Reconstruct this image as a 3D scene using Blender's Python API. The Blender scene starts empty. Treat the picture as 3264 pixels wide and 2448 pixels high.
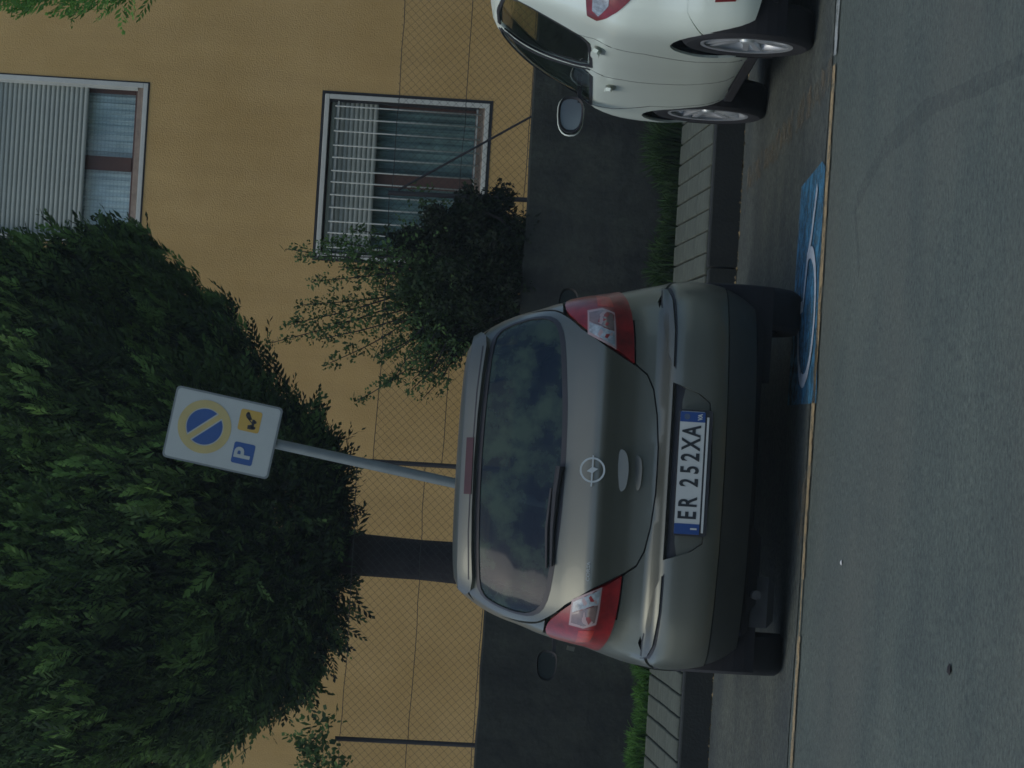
import bpy, math, random
import numpy as np
from mathutils import Vector, Matrix
from mathutils.geometry import delaunay_2d_cdt
random.seed(7); rng = np.random.default_rng(11)
R = math.radians
S = bpy.context.scene
COL = S.collection

# ------------------------------------------------------------------ camera
def look(pitch, roll):
    p, r = R(pitch), R(roll)
    f = Vector((0, math.cos(p), -math.sin(p))); wr = Vector((1, 0, 0)); wu = Vector((0, math.sin(p), math.cos(p)))
    ex = math.sin(r)*wr - math.cos(r)*wu          # picture right = downwards in the street
    ey = math.cos(r)*wr + math.sin(r)*wu          # picture up = to the right in the street
    return Matrix((ex, ey, -f)).transposed().to_4x4()
cam = bpy.data.objects.new('camera', bpy.data.cameras.new('camera')); COL.objects.link(cam)
cam.matrix_world = Matrix.Translation((0, 0, 1.45)) @ look(0.72, 3.55)
cam.data.lens = 118.0; cam.data.sensor_width = 36; cam.data.clip_start = .1; cam.data.clip_end = 900
S.camera = cam
# ------------------------------------------------------------------ light
SUN_EL, SUN_AZ = 58.0, 240.0     # azimuth clockwise from +Y: high, to the left behind the camera
W_ = bpy.data.worlds.new('World'); S.world = W_; W_.use_nodes = True
nt = W_.node_tree; nt.nodes.clear()
sky = nt.nodes.new('ShaderNodeTexSky'); sky.sky_type = 'NISHITA'; sky.sun_disc = False
sky.sun_elevation = R(SUN_EL); sky.sun_rotation = R(SUN_AZ); sky.air_density = 1.0; sky.dust_density = 1.5; sky.ozone_density = 1.0
bg = nt.nodes.new('ShaderNodeBackground'); bg.inputs['Strength'].default_value = .15
wo = nt.nodes.new('ShaderNodeOutputWorld')
nt.links.new(sky.outputs[0], bg.inputs[0]); nt.links.new(bg.outputs[0], wo.inputs[0])
sl = bpy.data.lights.new('sun', 'SUN'); sl.energy = .6; sl.angle = R(35); sl.color = (1, .96, .82)
sun = bpy.data.objects.new('sun', sl); COL.objects.link(sun)
az = R(SUN_AZ); el = R(SUN_EL)
sdir = Vector((math.sin(az)*math.cos(el), math.cos(az)*math.cos(el), math.sin(el)))
sun.rotation_euler = sdir.to_track_quat('Z', 'Y').to_euler(); sun.location = (0, 0, 30)
S.view_settings.view_transform = 'Standard'; S.view_settings.look = 'None'
S.view_settings.gamma = 1; S.view_settings.exposure = 0.12; S.view_settings.use_curve_mapping = False
S.render.engine = 'CYCLES'
S.cycles.filter_width = 1.6
S.cycles.max_bounces = 8; S.cycles.transparent_max_bounces = 16; S.cycles.transmission_bounces = 8

# ------------------------------------------------------------------ materials
def mat(name, col,  rough=.8, var=.15, scale=3., bump=0., bscale=40., metal=0., coat=0., spec=.5, col2=None, dim='Object', fine=0., fs=70):
    m = bpy.data.materials.new(name); m.use_nodes = True; t = m.node_tree; b = t.nodes['Principled BSDF']
    b.inputs['Roughness'].default_value = rough; b.inputs['Metallic'].default_value = metal
    b.inputs['Specular IOR Level'].default_value = spec
    if coat: b.inputs['Coat Weight'].default_value = coat; b.inputs['Coat Roughness'].default_value = .06
    tc = t.nodes.new('ShaderNodeTexCoord')
    c1 = [max(0, c*(1-var)) for c in col]; c2 = [c*(1+var) for c in (col2 or col)]
    n = t.nodes.new('ShaderNodeTexNoise'); n.inputs['Scale'].default_value = scale; n.inputs['Detail'].default_value = 8; n.inputs['Roughness'].default_value = .65
    t.links.new(tc.outputs[dim], n.inputs['Vector'])
    r = t.nodes.new('ShaderNodeValToRGB'); r.color_ramp.elements[0].position = .3; r.color_ramp.elements[1].position = .7
    r.color_ramp.elements[0].color = (*c1, 1); r.color_ramp.elements[1].color = (*c2, 1)
    t.links.new(n.outputs['Fac'], r.inputs[0]); out = r.outputs[0]
    if fine:
        n3 = t.nodes.new('ShaderNodeTexNoise'); n3.inputs['Scale'].default_value = fs; n3.inputs['Detail'].default_value = 8; n3.inputs['Roughness'].default_value = .8
        t.links.new(tc.outputs[dim], n3.inputs['Vector'])
        mr = t.nodes.new('ShaderNodeMapRange'); mr.inputs['From Min'].default_value = .25; mr.inputs['From Max'].default_value = .75
        mr.inputs['To Min'].default_value = 1-fine; mr.inputs['To Max'].default_value = 1+fine
        t.links.new(n3.outputs['Fac'], mr.inputs['Value'])
        mx = t.nodes.new('ShaderNodeVectorMath'); mx.operation = 'SCALE'
        t.links.new(out, mx.inputs[0]); t.links.new(mr.outputs[0], mx.inputs['Scale']); out = mx.outputs[0]
    t.links.new(out, b.inputs['Base Color'])
    if bump:
        n2 = t.nodes.new('ShaderNodeTexNoise'); n2.inputs['Scale'].default_value = bscale; n2.inputs['Detail'].default_value = 6
        t.links.new(tc.outputs[dim], n2.inputs['Vector'])
        bp = t.nodes.new('ShaderNodeBump'); bp.inputs['Strength'].default_value = bump; bp.inputs['Distance'].default_value = .01
        t.links.new(n2.outputs['Fac'], bp.inputs['Height']); t.links.new(bp.outputs[0], b.inputs['Normal'])
    m['out'] = 0
    return m
def basecol_socket(m):
    b = m.node_tree.nodes['Principled BSDF']; l = b.inputs['Base Color'].links[0]; return b, l.from_socket
M = {}
M['asphalt'] = mat('asphalt', (.058, .075, .058), .92, .18, 1.1, 1.0, 50, fine=1.0, fs=34, col2=(.072, .087, .064))
M['paver'] = mat('paver', (.066, .078, .056), .9, .35, 9, .4, 60, fine=.25)
M['paver_bed'] = mat('paver_bed', (.030, .038, .026), .95, .3, 8)
M['kerb'] = mat('kerb_stone', (.013, .017, .014), .95, .25, 5, .3, 60, fine=.3)
M['stucco'] = mat('orange_stucco', (.48, .312, .105), .95, .10, .9, .6, 90, fine=.14, col2=(.485, .33, .13))
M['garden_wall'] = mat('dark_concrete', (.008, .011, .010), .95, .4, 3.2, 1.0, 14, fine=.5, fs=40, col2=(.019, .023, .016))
M['white_paint'] = mat('white_painted_frame', (.48, .50, .44), .6, .08, 6, fine=.1)
M['slat'] = mat('grey_shutter_slat', (.275, .31, .265), .55, .07, 5)
M['brown_wood'] = mat('brown_window_wood', (.075, .038, .026), .55, .15, 6)
M['sill_wood'] = mat('worn_sill', (.24, .19, .14), .7, .25, 14)
M['curtain'] = mat('net_curtain', (.30, .36, .39), .9, .12, 4)
M['room'] = mat('dark_room', (.03, .045, .045), .9, .4, 2)
M['grille'] = mat('grille_paint', (.33, .36, .32), .5, .15, 10)
M['wire'] = mat('fence_wire', (.016, .02, .016), .6, .2, 10)
M['post'] = mat('dark_post', (.015, .014, .014), .7, .2, 10)
M['galv'] = mat('galvanised_steel', (.13, .155, .15), .5, .12, 14, metal=.35)
M['bark'] = mat('dark_bark', (.02, .017, .016), .95, .4, 12, 1.0, 25)
M['yellow'] = mat('yellow_road_paint', (.30, .22, .105), .85, .3, 9, .5, 60, fine=.45)
M['whiteline'] = mat('white_road_paint', (.30, .32, .29), .85, .2, 9, .5, 60, fine=.45)
M['blue'] = mat('blue_road_paint', (.028, .14, .23), .85, .25, 7, .5, 60, fine=.5, col2=(.035, .165, .26))
M['symbol'] = mat('white_symbol_paint', (.34, .38, .40), .85, .2, 9, .5, 60, fine=.4)
def wear(m, lo=.35, hi=.62, sc=14., mn=0., mx_=1.):
    t = m.node_tree; b = t.nodes['Principled BSDF']; o = t.nodes['Material Output']
    n = t.nodes.new('ShaderNodeTexNoise'); n.inputs['Scale'].default_value = sc; n.inputs['Detail'].default_value = 10; n.inputs['Roughness'].default_value = .75
    tc = t.nodes.new('ShaderNodeTexCoord'); t.links.new(tc.outputs['Object'], n.inputs['Vector'])
    r = t.nodes.new('ShaderNodeMapRange'); r.inputs['From Min'].default_value = lo; r.inputs['From Max'].default_value = hi; r.inputs['To Min'].default_value = mn; r.inputs['To Max'].default_value = mx_
    t.links.new(n.outputs['Fac'], r.inputs['Value']); tr = t.nodes.new('ShaderNodeBsdfTransparent'); mx = t.nodes.new('ShaderNodeMixShader')
    t.links.new(r.outputs[0], mx.inputs[0]); t.links.new(tr.outputs[0], mx.inputs[1]); t.links.new(b.outputs[0], mx.inputs[2]); t.links.new(mx.outputs[0], o.inputs[0]); return m
def streaks(m, amt=.16):
    t = m.node_tree; b, s_ = basecol_socket(m); tc = t.nodes.new('ShaderNodeTexCoord'); mp = t.nodes.new('ShaderNodeMapping'); mp.inputs['Scale'].default_value = (3.2, 1, .35)
    n = t.nodes.new('ShaderNodeTexNoise'); n.inputs['Scale'].default_value = 1.6; n.inputs['Detail'].default_value = 7; n.inputs['Roughness'].default_value = .6
    t.links.new(tc.outputs['Object'], mp.inputs['Vector']); t.links.new(mp.outputs[0], n.inputs['Vector'])
    r = t.nodes.new('ShaderNodeMapRange'); r.inputs['From Min'].default_value = .35; r.inputs['From Max'].default_value = .68; r.inputs['To Min'].default_value = 1+amt*.4; r.inputs['To Max'].default_value = 1-amt
    t.links.new(n.outputs['Fac'], r.inputs['Value']); v = t.nodes.new('ShaderNodeVectorMath'); v.operation = 'SCALE'
    t.links.new(s_, v.inputs[0]); t.links.new(r.outputs[0], v.inputs['Scale']); t.links.new(v.outputs[0], b.inputs['Base Color'])
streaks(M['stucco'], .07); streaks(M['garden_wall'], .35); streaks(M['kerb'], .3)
wear(M['yellow'], .33, .54, 16); wear(M['whiteline'], .36, .56, 12); wear(M['blue'], .30, .62, 9); wear(M['symbol'], .3, .45, 12)
M['faint_yellow'] = wear(mat('rubbed_out_yellow_paint', (.14, .11, .06), .9, .3, 9, fine=.45), .42, .66, 7, 0, .75)
M['tar'] = wear(mat('tar_film', (.05, .06, .056), .9, .2, 5, fine=.4), .25, .75, 30, .0, .24)
M['soil'] = mat('soil', (.05, .045, .03), .95, .3, 2, .5, 30)
M['opel'] = mat('greige_metallic_paint', (.122, .130, .106), .40, .06, 2.5, metal=.65, coat=.22)
M['white_car'] = mat('white_car_paint', (.70, .78, .66), .40, .04, 2.5, coat=.5)
M['black_plastic'] = mat('black_plastic', (.014, .015, .016), .6, .2, 8)
M['dark_inner'] = mat('dark_underbody', (.009, .009, .010), .9, .3, 6)
M['tyre'] = mat('tyre_rubber', (.014, .015, .016), .85, .2, 10)
M['alloy'] = mat('silver_alloy', (.55, .58, .58), .35, .12, 8, metal=.5)
M['lamp_trim'] = mat('lamp_trim', (.30, .22, .21), .4, .05, 5)
M['shaded_paint'] = mat('shaded_lower_paint', (.030, .034, .029), .6, .2, 6)
M['chrome'] = mat('chrome', (.55, .6, .58), .35, .05, 5, metal=.35)
M['rubber_seal'] = mat('rubber_seal', (.012, .013, .014), .5, .1, 8)
M['seat'] = mat('car_seat_fabric', (.02, .022, .025), .9, .2, 8)
M['lamp_red'] = mat('red_lamp_lens', (.17, .005, .007), .35, .5, 14, coat=.08)
M['lamp_bright_red'] = mat('bright_red_lens', (.34, .02, .012), .35, .3, 40, coat=.05)
M['lamp_clear'] = mat('clear_lamp_lens', (.24, .28, .29), .25, .5, 30, coat=.3)
M['lamp_smoke'] = mat('smoky_lamp_lens', (.13, .09, .08), .2, .3, 25, coat=.8)
M['brake_red'] = mat('dark_red_lens', (.035, .006, .009), .6, .2, 10)
M['plate_white'] = mat('plate_white', (.42, .45, .42), .45, .06, 10)
M['plate_blue'] = mat('plate_blue', (.012, .05, .18), .4, .05, 10)
M['ink'] = mat('black_ink', (.012, .016, .018), .5, .05, 10)
M['sign_white'] = mat('sign_white', (.27, .31, .29), .5, .05, 6)
M['sign_blue'] = mat('sign_blue', (.008, .05, .17), .5, .08, 6)
M['sign_ring'] = mat('faded_ring', (.30, .26, .10), .5, .07, 12)
M['sign_yellow'] = mat('sign_yellow', (.32, .22, .035), .5, .07, 12)
M['exhaust'] = mat('sooty_exhaust', (.03, .033, .032), .85, .2, 8)
M['gravel'] = mat('stone', (.5, .5, .46), .8, .1, 10)
M['dark_mirror'] = mat('dark_mirror_glass', (.05, .065, .065), .15, .05, 5, metal=.6)
M['mirror'] = mat('mirror_glass', (.22, .27, .29), .15, .05, 5, metal=.4)

def glass(name, tint, rough=.02, alpha=.55, film=(.05, .06, .07), vary=.1, ior=1.45):
    """Pane: dusty film (painted reflections on rear glass) over a tinted see-through body, mirror-like by Fresnel."""
    m = bpy.data.materials.new(name); m.use_nodes = True; t = m.node_tree; t.nodes.clear(); N = t.nodes.new; K = t.links.new
    o = N('ShaderNodeOutputMaterial'); mix = N('ShaderNodeMixShader'); tr = N('ShaderNodeBsdfTransparent'); tr.inputs[0].default_value = (*tint, 1)
    b = N('ShaderNodeBsdfDiffuse'); tc = N('ShaderNodeTexCoord'); n = N('ShaderNodeTexNoise'); n.inputs['Scale'].default_value = 3.2; n.inputs['Detail'].default_value = 7; n.inputs['Roughness'].default_value = .62
    K(tc.outputs['Object'], n.inputs['Vector'])
    r = N('ShaderNodeMapRange'); r.inputs['From Min'].default_value = .3; r.inputs['From Max'].default_value = .7
    r.inputs['To Min'].default_value = max(0, alpha-vary); r.inputs['To Max'].default_value = min(1, alpha+vary)
    K(n.outputs['Fac'], r.inputs['Value']); K(r.outputs[0], mix.inputs[0])
    rc = N('ShaderNodeValToRGB'); rc.color_ramp.elements[0].position = .38; rc.color_ramp.elements[1].position = .62
    rc.color_ramp.elements[0].color = (*[c*.45 for c in film], 1); rc.color_ramp.elements[1].color = (*[c*1.5 for c in film], 1)
    K(n.outputs['Fac'], rc.inputs[0]); K(rc.outputs[0], b.inputs['Color'])
    K(tr.outputs[0], mix.inputs[1]); K(b.outputs[0], mix.inputs[2])
    gl = N('ShaderNodeBsdfGlossy'); gl.inputs['Roughness'].default_value = rough; fr = N('ShaderNodeFresnel'); fr.inputs['IOR'].default_value = ior
    m2 = N('ShaderNodeMixShader'); ge = N('ShaderNodeNewGeometry'); om = N('ShaderNodeMath'); om.operation = 'SUBTRACT'; om.inputs[0].default_value = 1
    K(ge.outputs['Backfacing'], om.inputs[1]); mu = N('ShaderNodeMath'); mu.operation = 'MULTIPLY'; K(fr.outputs[0], mu.inputs[0]); K(om.outputs[0], mu.inputs[1]); K(mu.outputs[0], m2.inputs[0]); K(mix.outputs[0], m2.inputs[1]); K(gl.outputs[0], m2.inputs[2]); K(m2.outputs[0], o.inputs[0])
    return m
M['rear_glass'] = glass('dark_rear_glass', (.35, .45, .5), .08, .88, (.020, .036, .042), .08, 1.33)
_t = M['rear_glass'].node_tree  # mottled foliage reflection put into the film colours
for _n in _t.nodes:
    if _n.type == 'VALTORGB': _n.color_ramp.elements[0].color = (.006, .014, .024, 1); _n.color_ramp.elements[1].color = (.034, .056, .042, 1); _n.color_ramp.elements[0].position = .42; _n.color_ramp.elements[1].position = .6
    if _n.type == 'TEX_NOISE': _n.inputs['Scale'].default_value = 6.5
M['side_glass'] = glass('side_glass', (.90, .94, .88), .04, .14, (.03, .035, .035))
M['pane'] = glass('window_pane', (.95, 1, 1), .05, .12, (.10, .14, .15))

def leafmat(name, dark, light, trans=.25):
    m = bpy.data.materials.new(name); m.use_nodes = True; t = m.node_tree; b = t.nodes['Principled BSDF']
    b.inputs['Roughness'].default_value = .75; b.inputs['Specular IOR Level'].default_value = .25
    a = t.nodes.new('ShaderNodeAttribute'); a.attribute_name = 'tint'
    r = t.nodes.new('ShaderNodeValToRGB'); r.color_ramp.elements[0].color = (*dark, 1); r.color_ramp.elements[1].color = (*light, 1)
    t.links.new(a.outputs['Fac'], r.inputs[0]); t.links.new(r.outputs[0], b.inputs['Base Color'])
    tl = t.nodes.new('ShaderNodeBsdfTranslucent'); t.links.new(r.outputs[0], tl.inputs[0])
    mx = t.nodes.new('ShaderNodeMixShader'); mx.inputs[0].default_value = trans
    o = t.nodes['Material Output']
    t.links.new(b.outputs[0], mx.inputs[1]); t.links.new(tl.outputs[0], mx.inputs[2]); t.links.new(mx.outputs[0], o.inputs[0])
    return m
M['conifer'] = leafmat('conifer_foliage', (.007, .018, .008), (.145, .27, .06), .18)
M['fresh_conifer'] = leafmat('fresh_conifer_foliage', (.05, .15, .025), (.14, .32, .06), .3)
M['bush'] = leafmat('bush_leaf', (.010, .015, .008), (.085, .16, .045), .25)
M['grass'] = leafmat('grass_blade', (.035, .09, .018), (.10, .24, .04), .35)
M['moss'] = leafmat('moss_blade', (.018, .035, .012), (.04, .085, .02), .3)

# asphalt stains: a dark tarry streak and brownish worn area (fixed marks on the road)
def streak():
    m = M['asphalt']; t = m.node_tree; b, s = basecol_socket(m)
    tc = t.nodes.new('ShaderNodeTexCoord')
    nz = t.nodes.new('ShaderNodeTexNoise'); nz.inputs['Scale'].default_value = .55; nz.inputs['Detail'].default_value = 5
    t.links.new(tc.outputs['Object'], nz.inputs['Vector'])
    mixb = t.nodes.new('ShaderNodeMix'); mixb.data_type = 'RGBA'
    mr = t.nodes.new('ShaderNodeMapRange'); mr.inputs['From Min'].default_value = .45; mr.inputs['From Max'].default_value = .7; mr.inputs['To Max'].default_value = .45
    t.links.new(nz.outputs['Fac'], mr.inputs['Value']); t.links.new(mr.outputs[0], mixb.inputs['Factor'])
    t.links.new(s, mixb.inputs['A']); mixb.inputs['B'].default_value = (.074, .072, .052, 1)
    t.links.new(mixb.outputs['Result'], b.inputs['Base Color'])
streak()

# ------------------------------------------------------------------ object helpers
def link(name, me, m=None, parent=None, loc=(0, 0, 0), rot=(0, 0, 0)):
    o = bpy.data.objects.new(name, me); COL.objects.link(o); o.location = loc; o.rotation_euler = rot
    if m is not None and me is not None:
        me.materials.clear(); me.materials.append(M[m] if isinstance(m, str) else m)
    if parent: o.parent = parent
    return o
def tag(o, label=None, cat=None, group=None, kind=None):
    if label: o['label'] = label
    if cat: o['category'] = cat
    if group: o['group'] = group
    if kind: o['kind'] = kind
    return o
def empty(name, loc=(0, 0, 0), rz=0):
    o = bpy.data.objects.new(name, None); COL.objects.link(o); o.location = loc; o.rotation_euler = (0, 0, rz); o.empty_display_size = .2
    return o
def mesh(vs, fs, smooth=False):
    me = bpy.data.meshes.new('m'); me.from_pydata([tuple(v) for v in vs], [], [tuple(f) for f in fs]); 
    if smooth: me.polygons.foreach_set('use_smooth', [True]*len(me.polygons))
    me.update(); return me
class G:
    """collects simple solids into one mesh"""
    def __init__(s): s.v = []; s.f = []
    def add(s, vs, fs):
        o = len(s.v); s.v += [tuple(v) for v in vs]; s.f += [tuple(i+o for i in f) for f in fs]; return s
    def box(s, x0, x1, y0, y1, z0, z1, bev=0.):
        if bev:
            b = bev; vs = []; 
            for z, i in ((z0, b), (z0+b, 0), (z1-b, 0), (z1, b)):
                vs += [(x0+i, y0+i, z), (x1-i, y0+i, z), (x1-i, y1-i, z), (x0+i, y1-i, z)]
            fs = [(3, 2, 1, 0), (12, 13, 14, 15)]
            for k in range(3):
                for j in range(4): fs.append((4*k+j, 4*k+(j+1) % 4, 4*k+4+(j+1) % 4, 4*k+4+j))
            return s.add(vs, fs)
        vs = [(x0, y0, z0), (x1, y0, z0), (x1, y1, z0), (x0, y1, z0), (x0, y0, z1), (x1, y0, z1), (x1, y1, z1), (x0, y1, z1)]
        return s.add(vs, [(3, 2, 1, 0), (4, 5, 6, 7), (0, 1, 5, 4), (1, 2, 6, 5), (2, 3, 7, 6), (3, 0, 4, 7)])
    def tube(s, pts, rad, n=8, cap=True):
        pts = [Vector(p) for p in pts]; rads = rad if isinstance(rad, (list, tuple)) else [rad]*len(pts); rings = []
        for i, p in enumerate(pts):
            d = (pts[min(i+1, len(pts)-1)] - pts[max(i-1, 0)]).normalized()
            a = d.cross(Vector((0, 0, 1)) if abs(d.z) < .9 else Vector((1, 0, 0))).normalized(); b = d.cross(a)
            rings.append([p + rads[i]*(math.cos(2*math.pi*k/n)*a + math.sin(2*math.pi*k/n)*b) for k in range(n)])
        vs = [v for r in rings for v in r]; fs = []
        for i in range(len(pts)-1):
            for k in range(n): fs.append((i*n+k, i*n+(k+1) % n, (i+1)*n+(k+1) % n, (i+1)*n+k))
        if cap: fs += [tuple(range(n))[::-1], tuple((len(pts)-1)*n+k for k in range(n))]
        return s.add(vs, fs)
    def lathe(s, prof, n=40, axis='x', c=(0, 0, 0)):
        vs = []; 
        for (r, a) in prof:
            for k in range(n):
                t = 2*math.pi*k/n; q = (a, r*math.cos(t), r*math.sin(t))
                if axis == 'z': q = (r*math.cos(t), r*math.sin(t), a)
                vs.append((q[0]+c[0], q[1]+c[1], q[2]+c[2]))
        fs = []
        for i in range(len(prof)-1):
            for k in range(n): fs.append((i*n+k, i*n+(k+1) % n, (i+1)*n+(k+1) % n, (i+1)*n+k))
        return s.add(vs, fs)
    def prism(s, poly, y0, y1):
        """polygon in (x,z) extruded along y"""
        n = len(poly); vs = [(x, y0, z) for x, z in poly] + [(x, y1, z) for x, z in poly]
        return s.add(vs, [tuple(range(n)), tuple(range(n, 2*n))[::-1]] + [(i, i+n, (i+1) % n+n, (i+1) % n) for i in range(n)])
    def mesh(s, smooth=False): return mesh(s.v, s.f, smooth)
    def obj(s, name, m, parent=None, smooth=False, **k):
        o = link(name, s.mesh(smooth), m, parent, **k)
        if smooth == 'auto' or smooth:
            o.data.set_sharp_from_angle(angle=R(35))
        return o
def text(name, body, size, m, parent, loc, rot=(R(90), 0, 0), sx=1., bold=.0, ext=.0008, align='CENTER'):
    cu = bpy.data.curves.new('t', 'FONT'); cu.body = body; cu.size = size; cu.align_x = align; cu.align_y = 'CENTER'
    cu.extrude = ext; cu.offset = bold; cu.resolution_u = 4
    to = bpy.data.objects.new('t', cu); COL.objects.link(to)
    dg = bpy.context.evaluated_depsgraph_get(); me = bpy.data.meshes.new_from_object(to.evaluated_get(dg))
    bpy.data.objects.remove(to)
    o = link(name, me, m, parent, loc, rot); o.scale = (sx, 1, 1); return o

# ------------------------------------------------------------------ the setting
g = G(); g.add([(-90, -60, 0), (90, -60, 0), (90, 18.9, 0), (-90, 18.9, 0)], [(0, 1, 2, 3)])
tag(g.obj('road', 'asphalt'), kind='structure')
g = G(); g.add([(-200, -200, -.05), (200, -200, -.05), (200, 200, -.05), (-200, 200, -.05)], [(0, 1, 2, 3)])
tag(g.obj('ground', 'soil'), kind='structure')
SL = .05                                                # the kerb runs a little askew of the house
def ky(x, d=0.): return 18.64 + SL*x + d
# kerb of stones
kerb = tag(empty('kerb', (0, 18.64, 0), math.atan(SL)), kind='structure')
gk = G(); gk.box(-.494, .494, 0, .13, -.04, .165, .008)
kme = gk.mesh()
for i in range(-5, 7):
    o = link('kerb_stone', kme, 'kerb' if not kme.materials else None, kerb, (i*1.0+.22, random.uniform(-.004, .004), random.uniform(-.004, .004)))
# footpath: bed and pavers, rising slightly towards the garden wall
path = tag(empty('footpath', (0, 18.64, 0), math.atan(SL)), kind='structure')
g = G(); g.box(-5, 7, .131, 2.2, -.04, .14); bed = g.obj('bedding', 'paver_bed', path)
psl = .047; rows = [(.145, .70), (.708, 1.26), (1.268, 1.80)]
pm = []
for k, (a, b) in enumerate(rows):
    g = G(); L = b-a
    z0 = .168 + psl*a; z1 = .168 + psl*b
    e = .0575
    vs = [(-e, 0, z0-.06), (e, 0, z0-.06), (e, L, z1-.06), (-e, L, z1-.06), (-e, 0, z0-.006), (e, 0, z0-.006), (e, L, z1-.006), (-e, L, z1-.006),
          (-e+.005, .005, z0), (e-.005, .005, z0), (e-.005, L-.005, z1), (-e+.005, L-.005, z1)]
    fs = [(0, 1, 5, 4), (1, 2, 6, 5), (2, 3, 7, 6), (3, 0, 4, 7), (4, 5, 9, 8), (5, 6, 10, 9), (6, 7, 11, 10), (7, 4, 8, 11), (8, 9, 10, 11)]
    vs = [(x+.034*y, y, z) for x, y, z in vs]; me = mesh(vs, fs); me.materials.append(M['paver']); pm.append(me)
for i in range(-27, 32):
    for k, (a, b) in enumerate(rows):
        link('paver', pm[k], None, path, (i*.124+.034*a+random.uniform(-.0015, .0015), a, random.uniform(-.002, .002)))
g = G(); g.box(-5, 7, 1.82, 2.2, .1, .235); g.obj('soil_strip', 'soil', path)

M['shade_asphalt'] = mat('shade_darkened_asphalt', (.034, .043, .036), .92, .22, 1.4, 1.0, 50, fine=1.2, fs=26, col2=(.058, .066, .048))  # shade over the parking bay put into a darker asphalt colour
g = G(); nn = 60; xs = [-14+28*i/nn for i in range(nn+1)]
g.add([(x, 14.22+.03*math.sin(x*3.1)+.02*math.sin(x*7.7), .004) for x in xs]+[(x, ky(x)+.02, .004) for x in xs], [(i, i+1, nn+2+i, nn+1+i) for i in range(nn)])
tag(g.obj('parking_bay_shade', 'shade_asphalt'), kind='structure')
# painted markings: sheets 4 mm above the surface below
def sheet(name, pts, z, m, label, cat, cut=0):
    g = G(); n = len(pts); g.add([(x, y, z) for x, y in pts], [tuple(range(n))]); o = g.obj(name, m); return tag(o, label, cat)
def worn(name, segs, z, m, ragged=.01, step=.07):   # paint strips
    """strip with ragged worn edges: segs = list of ((x0,y0),(x1,y1),width)"""
    g = G()
    for (p, q, w) in segs:
        L = math.dist(p, q); n = max(2, int(L/step)); dx, dy = (q[0]-p[0])/L, (q[1]-p[1])/L; ps = []
        for i in range(n+1):
            t = i/n; cx, cy = p[0]+(q[0]-p[0])*t, p[1]+(q[1]-p[1])*t
            for s_ in (-1, 1):
                ww = w/2 + random.uniform(-ragged, ragged); ps.append((cx - s_*dy*ww, cy + s_*dx*ww, z))
        fs = [(2*i, 2*i+1, 2*i+3, 2*i+2)[::-1] for i in range(n)]
        g.add(ps, fs)
    return g.obj(name, m)
tag(worn('yellow_line', [((-3.2, 14.0), (-.98, 14.05), .11), ((-.98, 14.05), (-.74, 14.05), .04), ((-.74, 14.05), (-.3, 14.05), .09), ((-.3, 14.05), (1.42, 14.06), .12)], .008, 'yellow'),
    'worn yellow painted line across the ends of the parking bays', 'road marking')
tag(worn('white_line', [((1.46, 14.05), (4.2, 14.0), .11)], .008, 'whiteline', .008), 'faded white painted line behind the white car', 'road marking')
tag(worn('bay_divider', [((1.40, 14.14), (1.30, 15.6), .13), ((1.29, 15.8), (1.18, 18.3), .12)], .008, 'faint_yellow', .03),
    'rubbed out yellow line dividing the bays beside the white car', 'road marking')
tag(worn('bay_divider', [((-.46, 14.13), (-.45, 14.50), .26)], .008, 'faint_yellow', .05), 'smeared yellow paint patch under the rear of the grey hatchback', 'road marking')
tag(sheet('parking_marking', [(.0, 13.93), (.50, 14.13), (1.0, 14.16), (1.03, 14.30), (.97, 15.18), (-.02, 15.18)], .008, 'blue', 0, 0), None)
mk = bpy.data.objects['parking_marking']
tag(mk, 'blue painted square with a white wheelchair symbol on the asphalt beside the hatchback', 'road marking')
def flat_stroke(pts, w, z=.012):
    g = G(); n = len(pts); vs = []
    for i, p in enumerate(pts):
        a = pts[max(0, i-1)]; b = pts[min(n-1, i+1)]; L = math.dist(a, b); dx, dy = (b[0]-a[0])/L, (b[1]-a[1])/L
        ww = w/2*random.uniform(.9, 1.1)
        vs += [(p[0]-dy*ww, p[1]+dx*ww, z), (p[0]+dy*ww, p[1]-dx*ww, z)]
    return g.add(vs, [(2*i, 2*i+1, 2*i+3, 2*i+2) for i in range(n-1)])
gs = flat_stroke([(.37+.28*math.cos(t), 14.53+.33*math.sin(t)) for t in np.linspace(R(75), R(385), 40)], .055)
gs2 = flat_stroke([(.40, 15.0), (.42, 14.72), (.62, 14.64), (.72, 14.53), (.93, 14.40)], .06, .0123); gs.add(gs2.v, gs2.f)
gs3 = G(); gs3.add([(.40+.07*math.cos(t), 15.08+.07*math.sin(t), .012) for t in np.linspace(0, 2*math.pi, 17)[:-1]], [tuple(range(16))]); gs.add(gs3.v, gs3.f)
gs.obj('wheelchair_symbol', 'symbol', mk)
tag(worn('tar_streak', [((.50, 12.7), (.78, 13.0), .07), ((.78, 12.95), (.93, 12.2), .07), ((.93, 12.2), (.99, 11.0), .08), ((.99, 11.0), (.95, 8.9), .06)], .004, 'tar', .004, .15),
    'thin darker tar streak running over the empty asphalt', 'road stain')
for (x, y, r, m, lab, cat) in ((-.597, 12.686, .011, 'gravel', 'tiny pale pebble lying on the open asphalt', 'pebble'),
                          (-.751, 9.749, .015, 'bark', 'small black scrap of debris lying nearest on the asphalt', 'debris')):
    g = G(); g.lathe([(0.0001, 0), (r*.8, .003), (r, r*.4), (r*.6, r*.8), (.0001, r*.9)], 7, 'z')
    g.v = [(a*random.uniform(.8, 1.3), b*random.uniform(.8, 1.2), c) for a, b, c in g.v]
    tag(g.obj('pebble' if cat == 'pebble' else 'debris', m, loc=(x, y, 0)), lab, cat)

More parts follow.
